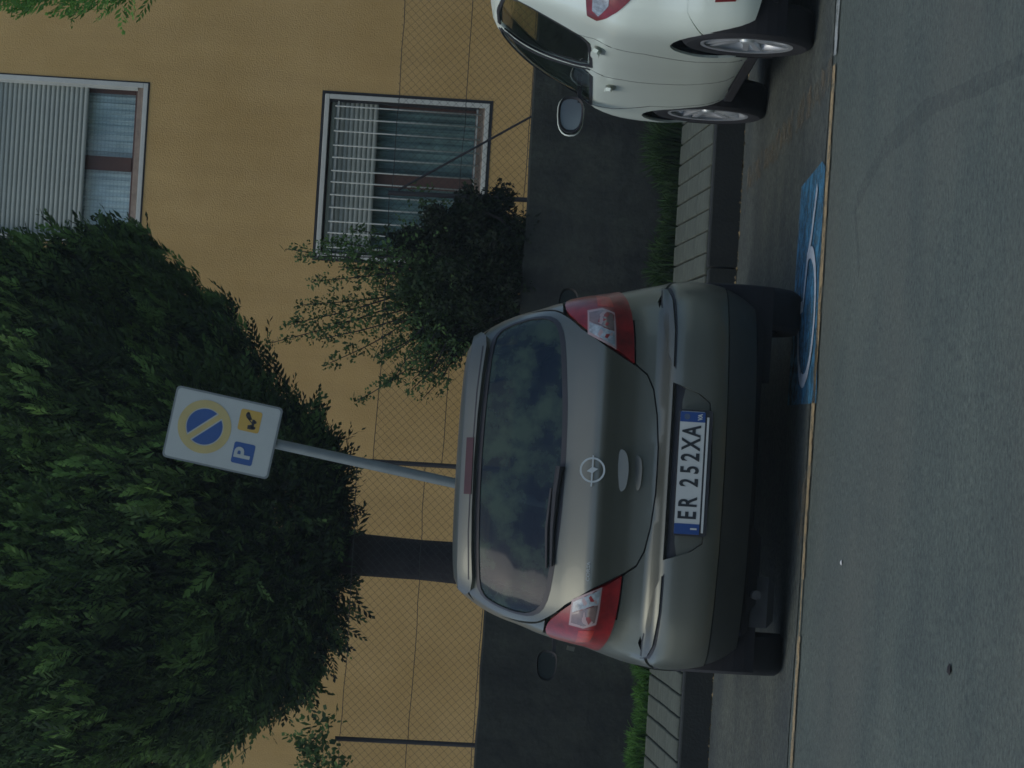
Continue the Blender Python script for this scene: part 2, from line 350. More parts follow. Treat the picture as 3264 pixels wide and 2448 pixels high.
# dry leaf litter swept against the kerb
n = 420; x = rng.uniform(-4, 4.5, n); y = 18.62+SL*x-np.abs(rng.normal(0, .035, n)); a = rng.uniform(0, 6.28, n); sz = rng.uniform(.006, .018, n)
LITTER = (x, y, a, sz)
# garden wall with a step in its top
gw = tag(empty('garden_wall', (0, 20.8, 0)), 'low dark concrete garden wall behind the parking bays', 'wall')
def wallpiece(x0, x1, zt):
    g = G(); n = 40; vs = []; fs = []
    for i in range(n+1):
        x = x0+(x1-x0)*i/n; dz = random.uniform(-.006, .006)
        for (y, z) in ((0, .0), (-.02, .6), (0, zt-.01+dz), (.01, zt+dz), (.24, zt+dz), (.25, 0)): vs.append((x, y+random.uniform(-.003, .003), z))
    for i in range(n):
        for k in range(5): fs.append((6*i+k, 6*i+6+k, 6*i+7+k, 6*i+1+k))
    fs += [tuple(range(6)), tuple(6*n+k for k in range(6))[::-1]]
    return g.add(vs, fs)
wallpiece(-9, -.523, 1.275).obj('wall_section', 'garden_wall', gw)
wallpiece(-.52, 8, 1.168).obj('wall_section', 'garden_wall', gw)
g = G(); g.box(-12, 12, 21.06, 28.0, 0, 1.0); tag(g.obj('garden_ground', 'soil'), kind='structure')

# chain link fence on the wall
fe = tag(empty('chain_link_fence', (0, 20.9, 1.17)), 'thin chain link fence standing on the dark garden wall', 'fence')
PX = [-4.1, -2.26, -.535, 1.15, 2.95, 4.75]
for i, x in enumerate(PX):
    zb = .10 if x < -.6 else (-.005)
    zt = .98 if x < -.6 else .86
    if abs(x+.535) < .1: zt = .955
    g = G(); g.tube([(x, 0, zb), (x-.01*(i % 2), 0, zt)], .015, 8)
    g.obj('post', 'post', fe)
def mesh_bay(x0, x1, z0, z1):
    g = G(); p = .052; w = .0009; H = z1-z0
    def wire(a, b, y):
        g.tube([(a[0], y, a[1]), (b[0], y, b[1])], w, 3, False)
    k0 = int((x0-H)/p)-1; k1 = int(x1/p)+1
    for k in range(k0, k1+1):
        for s in (1, -1):
            if s == 1: xa, xb = k*p, k*p+H
            else: xa, xb = k*p+H, k*p
            # clip to [x0,x1]
            t0, t1 = 0., 1.
            d = xb-xa
            lo, hi = sorted(((x0-xa)/d, (x1-xa)/d)); t0 = max(t0, lo); t1 = min(t1, hi)
            if t1-t0 < .02: continue
            wire((xa+d*t0, z0+H*t0), (xa+d*t1, z0+H*t1), s*.0015)
    return g
bays = [(-4.1, -2.26, .11, .955), (-2.26, -.535, .11, .95), (-.535, 1.15, .0, .85), (1.15, 2.95, .0, .84), (2.95, 4.75, .0, .84)]
for b in bays:
    tag(mesh_bay(*b).obj('wire_mesh', 'wire', fe), kind='stuff')
    for zf in (0.02, .5, 1.0):
        z = b[2]+(b[3]-b[2])*zf; g = G(); n = 12
        g.tube([(b[0]+(b[1]-b[0])*i/n, -.004, z - .012*math.sin(math.pi*i/n) + random.uniform(-.004, .004)) for i in range(n+1)], .0022, 4)
        g.obj('tension_wire', 'wire', fe)
g = G(); g.tube([(1.67, .0, 0), (1.16, .0, .80)], .008, 6); g.obj('brace', 'post', fe)

# ------------------------------------------------------------------ the house
FY = 28.0
house = tag(empty('house', (0, FY, 0)), 'plain orange rendered house with two shuttered windows', 'house')
winL = (.955, 2.32, 1.425, 2.80); winU = (.955, 2.31, 4.275, 5.66)
def facade(x0, x1, z0, z1, holes, y=0., th=.25, cell=.5):
    xs = sorted(set([x0, x1] + [h[0] for h in holes] + [h[1] for h in holes])); zs = sorted(set([z0, z1] + [h[2] for h in holes] + [h[3] for h in holes]))
    g = G()
    for i in range(len(xs)-1):
        for j in range(len(zs)-1):
            a, b, c, d = xs[i], xs[i+1], zs[j], zs[j+1]; cx, cz = (a+b)/2, (c+d)/2
            if any(h[0] < cx < h[1] and h[2] < cz < h[3] for h in holes): continue
            g.add([(a, y, c), (b, y, c), (b, y, d), (a, y, d)], [(0, 1, 2, 3)])
    for h in holes:
        a, b, c, d = h
        g.add([(a, y, c), (b, y, c), (b, y, d), (a, y, d), (a, y+th, c), (b, y+th, c), (b, y+th, d), (a, y+th, d)],
              [(0, 4, 5, 1), (1, 5, 6, 2), (2, 6, 7, 3), (3, 7, 4, 0)])
    return g
g = facade(-9, 7.5, .9, 8.6, [winL, winU])
g.add([(-9, 0, .9), (-9, 9, .9), (7.5, 9, .9), (7.5, 0, .9), (-9, 0, 8.6), (-9, 9, 8.6), (7.5, 9, 8.6), (7.5, 0, 8.6)], [(0, 4, 5, 1), (1, 5, 6, 2), (2, 6, 7, 3)])
g.obj('wall', 'stucco', house)
g = G(); g.box(-9.4, 7.9, -.45, 9.4, 8.6, 8.8, .02); g.obj('roof', 'kerb', house)
slat_cache = {}
def roller(parent, x0, x1, ztop, zbot, y, pitch=.0395):
    """roller shutter of single slats"""
    key = round(x1-x0, 3)
    if key not in slat_cache:
        L = x1-x0; h = pitch*.94; prof = [(0, 0), (-.006, h*.25), (-.008, h*.5), (-.006, h*.78), (0, h), (.004, h*.5)]
        gg = G(); n = len(prof); gg.add([(0, a, b) for a, b in prof]+[(L, a, b) for a, b in prof],
            [(i, i+n, (i+1) % n+n, (i+1) % n) for i in range(n)]+[tuple(range(n)), tuple(range(n, 2*n))[::-1]])
        me = gg.mesh(); me.materials.append(M['slat']); slat_cache[key] = me
    z = zbot; k = 0
    while z < ztop:
        link('slat', slat_cache[key], None, parent, (x0+random.uniform(-.001, .001), y+random.uniform(-.0008, .0008), z)); z += pitch; k += 1
def window(win, shutter_bot, grille):
    x0, x1, z0, z1 = win; fr = G(); w = .038; yo = -.012
    for (a, b, c, d) in ((x0, x1, z0, z0+w), (x0, x1, z1-w, z1), (x0, x0+w, z0+w, z1-w), (x1-w, x1, z0+w, z1-w)):
        fr.box(a, b, yo, .10, c, d, .003)
    f = fr.obj('window', 'white_paint', house)
    # dark silicone gap around the frame
    gp = G(); q = .026 if grille else .012
    for (a, b, c, d) in ((x0-q, x1+q, z0-q, z0), (x0-q, x1+q, z1, z1+q), (x0-q, x0, z0, z1), (x1, x1+q, z0, z1)):
        gp.box(a, b, -.003, .02, c, d)
    gp.obj('joint', 'black_plastic', f)
    ix0, ix1, iz0, iz1 = x0+w, x1-w, z0+w, z1-w
    # wooden casement: two sashes
    mid = (ix0+ix1)/2
    sf = G(); b = .055; ys, ye = .13, .18
    sf.box(ix0, ix1, ys, ye, iz0, iz0+.075, .004); sf.box(ix0, ix1, ys, ye, iz1-.05, iz1, .004)
    sf.box(ix0, ix0+b, ys, ye, iz0+.075, iz1-.05, .004); sf.box(ix1-b, ix1, ys, ye, iz0+.075, iz1-.05, .004)
    sf.box(mid-.058, mid+.058, ys-.006, ye, iz0+.075, iz1-.05, .004)
    sf.obj('casement_frame', 'brown_wood', f)
    for (a, c) in ((ix0+b, mid-.058), (mid+.058, ix1-b)):
        pg = G(); pg.box(a, c, .150, .154, iz0+.075, iz1-.05); pg.obj('pane', 'pane', f)
        cg = G(); n = 46; vs = []; fs = []
        for i in range(n+1):
            x = a+(c-a)*i/n; y = .175+.008*math.sin(i*1.1)+.004*math.sin(i*2.7)
            vs += [(x, y, iz0+.02), (x, y, iz1-.03)]
        cg.add(vs, [(2*i, 2*i+2, 2*i+3, 2*i+1) for i in range(n)])
        if not grille: cg.obj('curtain', CURT, f, smooth=True)
        else: cg.obj('curtain', CURT2, f, smooth=True)
    sg = G(); sg.box(ix0, ix1, -.006, .13, iz0-.001, iz0+.012, .003); sg.box(ix0, ix1, .03, .128, iz0+.013, iz0+.05, .003); sg.obj('sill', 'sill_wood', f)
    rg = G(); rg.box(x0+.01, x1-.01, .25, 1.2, z0, z1); rr = rg.obj('room', 'room', f)
    gd = G()
    for xg in (ix0, ix1-.022):
        gd = G(); gd.box(xg, xg+.022, .02, .10, iz0+.05, iz1); gd.obj('shutter_guide', 'white_paint' if not grille else 'black_plastic', f)
    roller(f, ix0+.012, ix1-.012, iz1-.02, shutter_bot, .06)
    if grille:
        gr = G(); yb = .012
        gr.box(ix0+.015, ix1-.015, yb-.004, yb+.006, iz1-.085, iz1-.070); gr.obj('grille_rail', 'grille', f)
        gr = G(); gr.box(ix0+.015, ix1-.015, yb-.004, yb+.006, iz0+.055, iz0+.070); gr.obj('grille_rail', 'grille', f)
        bm = G(); bm.tube([(0, 0, iz0+.03), (0, 0, iz1-.05)], .0065, 6); me = bm.mesh(True); me.materials.append(M['grille'])
        n = 12
        for i in range(n):
            link('grille_bar', me, None, f, (ix0+.06+(ix1-ix0-.12)*i/(n-1), yb-.012, 0), (0, random.uniform(-.003, .003), 0))
    return f
def checker(name, c1, c2, sc):
    m = mat(name, c1, .9, .1, 3); t = m.node_tree; b, s = basecol_socket(m)
    tc = t.nodes.new('ShaderNodeTexCoord'); sep = t.nodes.new('ShaderNodeSeparateXYZ'); t.links.new(tc.outputs['Object'], sep.inputs[0]); outs = []
    for ax in (0, 2):
        mm = t.nodes.new('ShaderNodeMath'); mm.operation = 'MULTIPLY'; mm.inputs[1].default_value = sc; t.links.new(sep.outputs[ax], mm.inputs[0])
        sn = t.nodes.new('ShaderNodeMath'); sn.operation = 'SINE'; t.links.new(mm.outputs[0], sn.inputs[0]); outs.append(sn)
    mx = t.nodes.new('ShaderNodeMath'); mx.operation = 'MAXIMUM'; t.links.new(outs[0].outputs[0], mx.inputs[0]); t.links.new(outs[1].outputs[0], mx.inputs[1])
    mr = t.nodes.new('ShaderNodeMapRange'); mr.inputs['From Min'].default_value = .2; mr.inputs['From Max'].default_value = 1; mr.inputs['To Max'].default_value = .5
    t.links.new(mx.outputs[0], mr.inputs['Value'])
    k = t.nodes.new('ShaderNodeMix'); k.data_type = 'RGBA'; t.links.new(mr.outputs[0], k.inputs['Factor']); t.links.new(s, k.inputs['A']); k.inputs['B'].default_value = (*c2, 1)
    t.links.new(k.outputs['Result'], b.inputs['Base Color']); return m
CURT = checker('checked_net_curtain', (.66, .73, .72), (.40, .46, .47), 200.)
CURT2 = mat('grey_net_curtain', (.19, .27, .25), .9, .3, 4)
window(winU, 4.77, False)
window(winL, 2.35, True)

# ------------------------------------------------------------------ traffic sign
sg = empty('parking_sign', (-.788, 18.93, .17)); sg.rotation_euler = (0, R(8.9), 0)
tag(sg, 'leaning white no parking sign on a grey pole above the hatchback', 'sign')
g = G(); g.tube([(0, .045, -.03), (0, .045, 2.97)], .029, 16); g.obj('pole', 'galv', sg, True)
cz = 2.685
def rrect(w, h, r, n=5, cx=0, cz=0):
    ps = []
    for (sx, sz, a0) in ((1, -1, -90), (1, 1, 0), (-1, 1, 90), (-1, -1, 180)):
        for k in range(n+1):
            a = R(a0+90*k/n); ps.append((cx+sx*(w/2-r)+r*math.cos(a), cz+sz*(h/2-r)+r*math.sin(a)))
    return ps
g = G(); g.prism(rrect(.412, .612, .025, cz=cz), -.004, .004); g.obj('rim', 'galv', sg)
g = G(); g.prism(rrect(.390, .590, .02, cz=cz), -.0065, -.0042); pl_ = g.obj('panel', 'sign_white', sg)
def disc(r, cx, cz_, n=48): return [(cx+r*math.cos(2*math.pi*k/n), cz_+r*math.sin(2*math.pi*k/n)) for k in range(n)]
def ringg(ro, ri, cx, cz_, y, n=56):
    g = G(); vs = []
    for k in range(n):
        a = 2*math.pi*k/n
        for r in (ro, ri): vs += [(cx+r*math.cos(a), y, cz_+r*math.sin(a)), (cx+r*math.cos(a), y+.001, cz_+r*math.sin(a))]
    fs = []
    for k in range(n):
        i, j = 4*k, 4*((k+1) % n); fs += [(i, i+2, j+2, j), (i, j, j+1, i+1), (i+2, i+3, j+3, j+2)]
    return g.add(vs, fs)
ccx, ccz = .009, cz+.106
ringg(.151, .107, ccx, ccz, -.0078).obj('prohibition_ring', 'sign_ring', sg)
# two blue segments split by the bar
def segment(r, cx, cz_, off, sgn):
    a0 = math.acos(off/r); d = R(45) if sgn > 0 else R(225)   # bar runs from upper left to lower right
    return [(cx+r*math.cos(d+a), cz_+r*math.sin(d+a)) for a in np.linspace(-a0, a0, 26)]
for s_ in (1, -1):
    g = G(); g.prism(segment(.101, ccx, ccz, .022, s_), -.0078, -.0068); g.obj('blue_field', 'sign_blue', sg)
g = G(); q = math.sqrt(.5); L_ = .107; hw = .0145
g.prism([(ccx-q*L_-q*hw, ccz+q*L_-q*hw), (ccx+q*L_-q*hw, ccz-q*L_-q*hw), (ccx+q*L_+q*hw, ccz-q*L_+q*hw), (ccx-q*L_+q*hw, ccz+q*L_+q*hw)], -.0074, -.0066)
g.obj('bar', 'sign_ring', sg)
g = G(); g.prism(rrect(.12, .12, .012, cx=-.093, cz=cz-.139), -.0076, -.0066); pb = g.obj('parking_field', 'sign_blue', sg)
text('letter', 'P', .125, 'sign_white', pb, (-.093, -.0082, cz-.139), bold=.004)
g = G(); g.prism(rrect(.122, .122, .014, cx=.095, cz=cz-.137), -.0076, -.0066); yb_ = g.obj('tow_field', 'sign_yellow', sg)
g = G(); bx, bz = .095, cz-.137                        # tow lorry lifting a car, seen from the side
for poly in ([(-.045, -.028), (.012, -.028), (.012, -.012), (-.045, -.014)], [(-.046, -.02), (-.046, .006), (-.026, .008), (-.018, -.012), (-.02, -.02)],
             [(-.015, -.016), (-.008, -.016), (.022, .02), (.016, .024)], [(.008, -.012), (.045, .010), (.048, .022), (.036, .030), (.022, .028), (.010, .010)]):
    g.prism([(bx+a, bz+b) for a, b in poly], -.0084, -.0076)
for (a, b, r) in ((-.034, -.030, .009), (-.002, -.030, .009), (.012, .002, .007), (.042, .016, .007)):
    g.prism(disc(r, bx+a, bz+b, 12), -.0084, -.0076)
g.obj('tow_pictogram', 'ink', yb_)
for zc in (cz-.2, cz+.17):
    g = G(); g.box(-.035, .035, .004, .08, zc, zc+.03); g.obj('clamp', 'galv', sg)

# ------------------------------------------------------------------ car bodies
def pchip(x, y, xq):
    x = np.asarray(x, float); y = np.asarray(y, float); h = np.diff(x); d = np.diff(y)/h; m = np.zeros(len(x))
    for i in range(1, len(x)-1):
        if d[i-1]*d[i] > 0: w1, w2 = 2*h[i]+h[i-1], h[i]+2*h[i-1]; m[i] = (w1+w2)/(w1/d[i-1]+w2/d[i])
    m[0], m[-1] = d[0], d[-1]
    k = np.clip(np.searchsorted(x, xq)-1, 0, len(x)-2); t = (xq-x[k])/h[k]
    return ((2*t**3-3*t**2+1)*y[k] + (t**3-2*t**2+t)*h[k]*m[k] + (-2*t**3+3*t**2)*y[k+1] + (t**3-t**2)*h[k]*m[k+1])
class Body:
    """Closed car skin: at every height a rounded box in plan. Domain (s, l): s runs round the car from the
    centre of the tail, l runs up from the sill to the middle of the roof."""
    def __init__(B, tab, n=3., m=14., wf=1.):
        T = np.array(tab, float); k = np.arange(len(T)); q = np.linspace(0, len(T)-1, 600)
        B.z = pchip(k, T[:, 0], q); B.w = pchip(k, T[:, 1]*wf, q); B.yr = pchip(k, T[:, 2], q); B.yf = pchip(k, T[:, 3], q)
        B.l = np.concatenate([[0], np.cumsum(np.sqrt(np.diff(B.z)**2+np.diff(B.w)**2+.3*np.diff(B.yr)**2))])
        B.n, B.m = n, m; B.L = B.l[-1]
        rho = np.concatenate([np.linspace(0, .94, 200), [] ]); r1 = (1-rho**n)**(1/m)
        rr = np.linspace(r1[-1], -r1[-1], 400)[1:]; rho2 = (1-np.abs(rr)**m)**(1/n)
        rho3 = rho[::-1][1:]; r3 = -(1-rho3**n)**(1/m)
        B.rho = np.concatenate([rho, rho2, rho3]); B.r = np.concatenate([r1, rr, r3])
        hh = 1.8; B.s = np.concatenate([[0], np.cumsum(np.hypot(np.diff(B.rho)*.8, np.diff(B.r)*hh))]); B.S = B.s[-1]
    def P(B, s, l):
        s = np.asarray(s, float); l = np.asarray(l, float); sg = np.where(s < 0, -1., 1.); a = np.abs(s)
        rho = np.interp(a, B.s, B.rho); r = np.interp(a, B.s, B.r)
        z = np.interp(l, B.l, B.z); w = np.interp(l, B.l, B.w); yr = np.interp(l, B.l, B.yr); yf = np.interp(l, B.l, B.yf)
        return np.stack([sg*rho*w, (yr+yf)/2 - r*(yf-yr)/2, z], -1)
    def N(B, s, l):
        e = .004; a = B.P(s+e, l)-B.P(s-e, l); l0 = np.clip(l-e, 0, B.L); l1 = np.clip(l+e, 0, B.L); b = B.P(s, l1)-B.P(s, l0)
        n = np.cross(a, b); n /= np.maximum(1e-9, np.linalg.norm(n, axis=-1, keepdims=True)); return n
    def lz(B, z): return float(np.interp(z, B.z, B.l))
    def xz(B, x, z):
        l = B.lz(z); w = np.interp(l, B.l, B.w); k = len(B.rho)//2
        return ((-1 if x < 0 else 1)*float(np.interp(min(abs(x)/w, .985), B.rho[:k], B.s[:k])), l)
    def yz(B, y, z, side=-1):
        l = B.lz(z); yr = np.interp(l, B.l, B.yr); yf = np.interp(l, B.l, B.yf); r = ((yr+yf)/2-y)/((yf-yr)/2)
        return (side*float(np.interp(-r, -B.r, B.s)), l)
def inside(pts, poly):
    x, y = pts[:, 0], pts[:, 1]; c = np.zeros(len(pts), bool); n = len(poly)
    for i in range(n):
        x0, y0 = poly[i]; x1, y1 = poly[(i+1) % n]
        if y0 == y1: continue
        hit = ((y0 > y) != (y1 > y)) & (x < (x1-x0)*(y-y0)/(y1-y0)+x0); c ^= hit
    return c
def dense(poly, step=.03):
    out = []; n = len(poly)
    for i in range(n):
        a, b = poly[i], poly[(i+1) % n]; k = max(1, int(math.dist(a, b)/step))
        for j in range(k): out.append((a[0]+(b[0]-a[0])*j/k, a[1]+(b[1]-a[1])*j/k))
    return out
def chaikin(poly, it=2, keep=.22):
    for _ in range(it):
        out = []; n = len(poly)
        for i in range(n):
            a, b = poly[i], poly[(i+1) % n]
            out += [(a[0]+(b[0]-a[0])*keep, a[1]+(b[1]-a[1])*keep), (b[0]+(a[0]-b[0])*keep, b[1]+(a[1]-b[1])*keep)]
        poly = out
    return poly
def patch(B, outline, holes=(), off=0., th=.012, grid=.045, step=.03):
    """solid panel lying on the body skin, cut to an outline given in the (s, l) domain"""
    loops = [dense(outline, step)] + [dense(h, step) for h in holes]
    V = []; E = []
    for lp in loops:
        o = len(V); V += lp; E += [(o+i, o+(i+1) % len(lp)) for i in range(len(lp))]
    nb = len(V); A = np.array(loops[0]); x0, y0 = A.min(0); x1, y1 = A.max(0)
    gx, gy = np.meshgrid(np.arange(x0+grid/2, x1, grid), np.arange(y0+grid/2, y1, grid)); gx[1::2] += grid/2
    gp = np.stack([gx.ravel(), gy.ravel()], 1); ok = inside(gp, loops[0])
    for h in loops[1:]: ok &= ~inside(gp, h)
    gp = gp[ok]; bd = np.array(V)
    if len(gp):
        keep = np.ones(len(gp), bool)
        for i in range(0, len(gp), 500):
            d = np.sqrt(((gp[i:i+500, None, :]-bd[None])**2).sum(-1)).min(1); keep[i:i+500] = d > grid*.4
        gp = gp[keep]
    pts = [Vector(p) for p in V] + [Vector(p) for p in gp]
    r = delaunay_2d_cdt(pts, E, [], 0, 1e-6); vs = np.array([(v.x, v.y) for v in r[0]]); fs = np.array([f for f in r[2] if len(f) == 3])
    c = vs[fs].mean(1); ok = inside(c, loops[0])
    for h in loops[1:]: ok &= ~inside(c, h)
    fs = fs[ok]; p = B.P(vs[:, 0], vs[:, 1]); nm = B.N(vs[:, 0], vs[:, 1])
    out = p + nm*off; inn = p + nm*(off-th)
    # orient
    fn = np.cross(out[fs[:, 1]]-out[fs[:, 0]], out[fs[:, 2]]-out[fs[:, 0]]); bad = (fn*nm[fs[:, 0]]).sum(1) < 0; fs[bad] = fs[bad][:, ::-1]
    ec = {}
    for f in fs:
        for a, b in ((f[0], f[1]), (f[1], f[2]), (f[2], f[0])):
            if (b, a) in ec: del ec[(b, a)]
            else: ec[(a, b)] = 1
    vlist = [tuple(v) for v in out]; flist = [tuple(int(i) for i in f) for f in fs]; n0 = len(vlist); mp = {}
    def dup(i):
        if i not in mp: mp[i] = len(vlist); vlist.append(tuple(out[i])); vlist.append(tuple(inn[i]))
        return mp[i]
    for a, b in ec:
        i, j = dup(a), dup(b); flist.append((j, i, i+1, j+1))
    me = bpy.data.meshes.new('panel'); me.from_pydata(vlist, [], flist); k = len(fs)
    sm = np.zeros(len(flist), bool); sm[:k] = True; me.polygons.foreach_set('use_smooth', sm); me.update()
    # exact skin normals on the outside
    ln = np.zeros((len(me.loops), 3)); vi = np.zeros(len(me.loops), int); me.loops.foreach_get('vertex_index', vi)
    cn = np.zeros((len(me.loops), 3)); k3 = 3*k; cn[:k3] = nm[vi[:k3]]
    pn = np.zeros(len(me.polygons)*3); me.polygons.foreach_get('normal', pn); pn = pn.reshape(-1, 3)
    cn[k3:] = np.repeat(pn[k:], 4, axis=0)
    me.normals_split_custom_set(cn.tolist())
    return me
def mir(poly): return [(-a, b) for a, b in poly]
def circ(B, y, z, r, side, n=36, flat=None):
    ps = []
    for k in range(n):
        a = 2*math.pi*k/n; yy = y+r*math.cos(a); zz = z+r*math.sin(a); ps.append(B.yz(yy, max(zz, B.z[0]+.002), side))
    return ps
def wheel(parent, x, y, z, side, rt, rr, wd, rim_mat, spokes=5, cap='chrome'):
    """side -1 left / +1 right; outer face looks to that side. A rim with the tyre and hub as children."""
    s = side
    g = G(); prof = [(rr-.012, -.002), (rr+.004, .0), (rr+.004, -.012), (rr-.015, -.03), (rr-.03, -.10), (rr-.05, -wd+.02), (.02, -wd+.02)]
    g.lathe([(r, s*a) for r, a in prof], 40)
    for k in range(spokes):
        for d in (-.16, .16):
            a = 2*math.pi*k/spokes + .3; c0, s0 = math.cos(a+d*1.2), math.sin(a+d*1.2); c1, s1 = math.cos(a+d), math.sin(a+d)
            pin = (.035, .0); wv = .014
            vs = []
            for (r, cc, ss, hx, w_) in ((.035, c0, s0, -.025, wv), (rr-.01, c1, s1, -.008, wv*.8)):
                t = (-ss, cc)
                for dx in (hx, hx-.022):
                    for e in (-1, 1): vs.append((s*dx, r*cc+e*w_*t[0], r*ss+e*w_*t[1]))
            g.add(vs, [(0, 1, 5, 4), (2, 6, 7, 3), (0, 4, 6, 2), (1, 3, 7, 5), (4, 5, 7, 6)])
    w = g.obj('wheel', rim_mat, parent, 'auto', loc=(x, y, z)); w.rotation_euler = (random.uniform(0, 1.2), 0, 0)
    g = G(); g.lathe([(r, s*a) for r, a in ((rr, -.004), (rr+.02, .004), (rt-.03, .006), (rt-.012, -.006), (rt, -.025), (rt, -wd*.5), (rt, -wd+.025), (rt-.015, -wd+.005), (rr, -wd+.01))], 48)
    g.obj('tyre', 'tyre', w, 'auto')
    g = G(); g.lathe([(.0001, -s*.012), (.028, -s*.014), (.034, -s*.022), (.036, -s*.05)], 20); g.obj('hub_cap', cap, w, 'auto')
    g = G(); g.lathe([(.02, -s*.05), (.11, -s*.05), (.11, -s*.056), (.02, -s*.056)], 24); g.obj('brake_disc', 'exhaust', w)
    return w
def arch_liner(B, y, z, r, side, w):
    g = G(); n = 30; vs = []; fs = []
    for i in range(n+1):
        a = R(-25)+R(230)*i/n
        for x in (w, w*.62, .42): vs.append((side*x, y+r*math.cos(a), z+r*math.sin(a)))
    for i in range(n):
        for k in range(2): fs.append((3*i+k, 3*i+k+1, 3*i+4+k, 3*i+3+k))
    g.add(vs, fs); c = len(g.v); g.v.append((side*.42, y, z)); g.f += [(c, 3*i+2, 3*i+5) for i in range(n)]
    return g
def seats(parent, rows, hw):
    for (y, zt, n) in rows:
        for k in range(n):
            x = (k-(n-1)/2)*(2*hw/n)
            g = G(); g.box(x-.22, x+.22, y-.52, y, .36, .52, .04)
            vs = []; 
            for (zz, dy, hwid) in ((.48, 0, .23), (.75, -.03, .235), (zt-.22, -.09, .20), (zt-.17, -.10, .17)):
                dy *= -1 if False else 1
                vs += [(x-hwid, y+dy*-1-.0, zz), (x+hwid, y+dy*-1, zz), (x+hwid, y+dy*-1-.12, zz), (x-hwid, y+dy*-1-.12, zz)]
            vs = [(a, 2*y-b if False else b, c) for a, b, c in vs]
            fs = [(3, 2, 1, 0), (12, 13, 14, 15)]+[(4*i+j, 4*i+(j+1) % 4, 4*i+4+(j+1) % 4, 4*i+4+j) for i in range(3) for j in range(4)]
            g.add(vs, fs); g.obj('seat', 'seat', parent)
            g = G(); g.box(x-.13, x+.13, y-.02, y+.07, zt-.13, zt, .03); g.tube([(x-.05, y+.02, zt-.2), (x-.05, y+.02, zt-.1)], .008, 6); g.tube([(x+.05, y+.02, zt-.2), (x+.05, y+.02, zt-.1)], .008, 6)
            g.obj('headrest', 'seat', parent)
def side_mirror(parent, x, y, z, side, w, h, body_mat, gmat='mirror', cap=None):
    """door mirror: shell open to the rear with the glass set into it"""
    prof = []
    for k in range(20):
        a = 2*math.pi*k/20; ca, sa = math.cos(a), math.sin(a)
        prof.append((side*(w/2)*(1+ (abs(ca)**.7*(1 if ca > 0 else -1))), (h/2)*abs(sa)**.8*(1 if sa > 0 else -1)*(1-.12*ca)))
    g = G(); n = 20; vs = []
    for (sc, dy) in ((.86, .012), (1, 0), (1.0, .04), (.85, .10), (.45, .14), (.05, .15)):
        cx = side*w/2
        vs += [(x+cx+(px-cx)*sc, y+dy, z+pz*sc) for px, pz in prof]
    fs = [(n*i+k, n*i+(k+1) % n, n*i+n+(k+1) % n, n*i+n+k) for i in range(5) for k in range(n)]
    g.add(vs, fs); g.add([(x-side*.12, y+.02, z-h*.35), (x+side*.03, y+.01, z-h*.42), (x+side*.03, y+.06, z-h*.42), (x-side*.12, y+.09, z-h*.35),
                          (x-side*.12, y+.02, z-h*.18), (x+side*.03, y+.01, z-h*.25), (x+side*.03, y+.06, z-h*.25), (x-side*.12, y+.09, z-h*.18)],
                         [(0, 1, 5, 4), (1, 2, 6, 5), (2, 3, 7, 6), (3, 0, 4, 7), (4, 5, 6, 7), (3, 2, 1, 0)])
    o = g.obj('door_mirror', body_mat, parent, 'auto')
    g = G(); cx = side*w/2; g.add([(x+cx+(px-cx)*.86, y+.011, z+pz*.86) for px, pz in prof], [tuple(range(n))]); g.obj('mirror_glass', gmat, o)
    if cap:
        g = G(); n = 20; vs = []
        for (sc, dy) in ((1.05, .035), (1.10, .05), (1.05, .09), (.9, .13), (.5, .165), (.05, .175)): vs += [(x+cx+(px-cx)*sc+side*.006, y+dy, z+pz*sc) for px, pz in prof]
        g.add(vs, [(n*i+k, n*i+(k+1) % n, n*i+n+(k+1) % n, n*i+n+k) for i in range(5) for k in range(n)]); g.obj('mirror_cap', cap, o, 'auto')
    return o

# ---------------------------------------------- the grey-green hatchback seen from behind
OT = [(.20, .79, .16, 3.78), (.26, .825, .10, 3.86), (.33, .845, .04, 3.93), (.376, .853, .012, 3.96), (.42, .858, .002, 3.98), (.475, .862, .0, 3.99), (.53, .860, .0, 3.985),
      (.575, .855, .006, 3.975), (.602, .850, .022, 3.96), (.622, .845, .060, 3.95), (.634, .842, .076, 3.945), (.67, .834, .080, 3.93), (.72, .822, .082, 3.87), (.78, .803, .070, 3.75), (.84, .784, .045, 3.6),
      (.875, .773, .032, 3.45), (.90, .768, .036, 3.35), (.965, .756, .076, 3.12), (1.0, .748, .098, 3.0), (1.04, .737, .118, 2.92), (1.08, .726, .138, 2.84), (1.16, .697, .180, 2.72), (1.24, .672, .222, 2.58),
      (1.30, .648, .262, 2.48), (1.36, .615, .305, 2.38), (1.40, .588, .335, 2.3), (1.43, .565, .36, 2.2), (1.455, .540, .39, 2.1), (1.472, .475, .46, 2.0), (1.482, .36, .58, 1.85), (1.487, .20, .75, 1.7), (1.489, .01, .9, 1.55)]
OB = Body(OT, 3., 14.)
car1 = tag(empty('parked_car', (-.326, 14.2, 0), R(3.6)), 'grey green metallic hatchback seen squarely from behind, rear plate ER 252XA', 'car', 'cars parked in the bays')
def X(pts): return [OB.xz(x, z) for x, z in pts]
def part(name, B, outline, m, parent, **k):
    return link(name, patch(B, outline, **k), m, parent)
lt = lambda z: OB.lz(z)
Sx = OB.S-.004
LampR = [(.47, .752), (.56, .757), (.66, .768), (.735, .79), (.785, .83), (.80, .89), (.782, .97), (.752, 1.025), (.702, 1.062), (.662, 1.052), (.60, .985), (.53, .885), (.482, .80), (.447, .752)]
def gapd(pts, cx, cz, k):   # shrink towards a centre for the seam
    return [(cx+(x-cx)*k, cz+(z-cz)*k) for x, z in pts]
lampR = X(chaikin(LampR, 1)); lampL = mir(lampR)
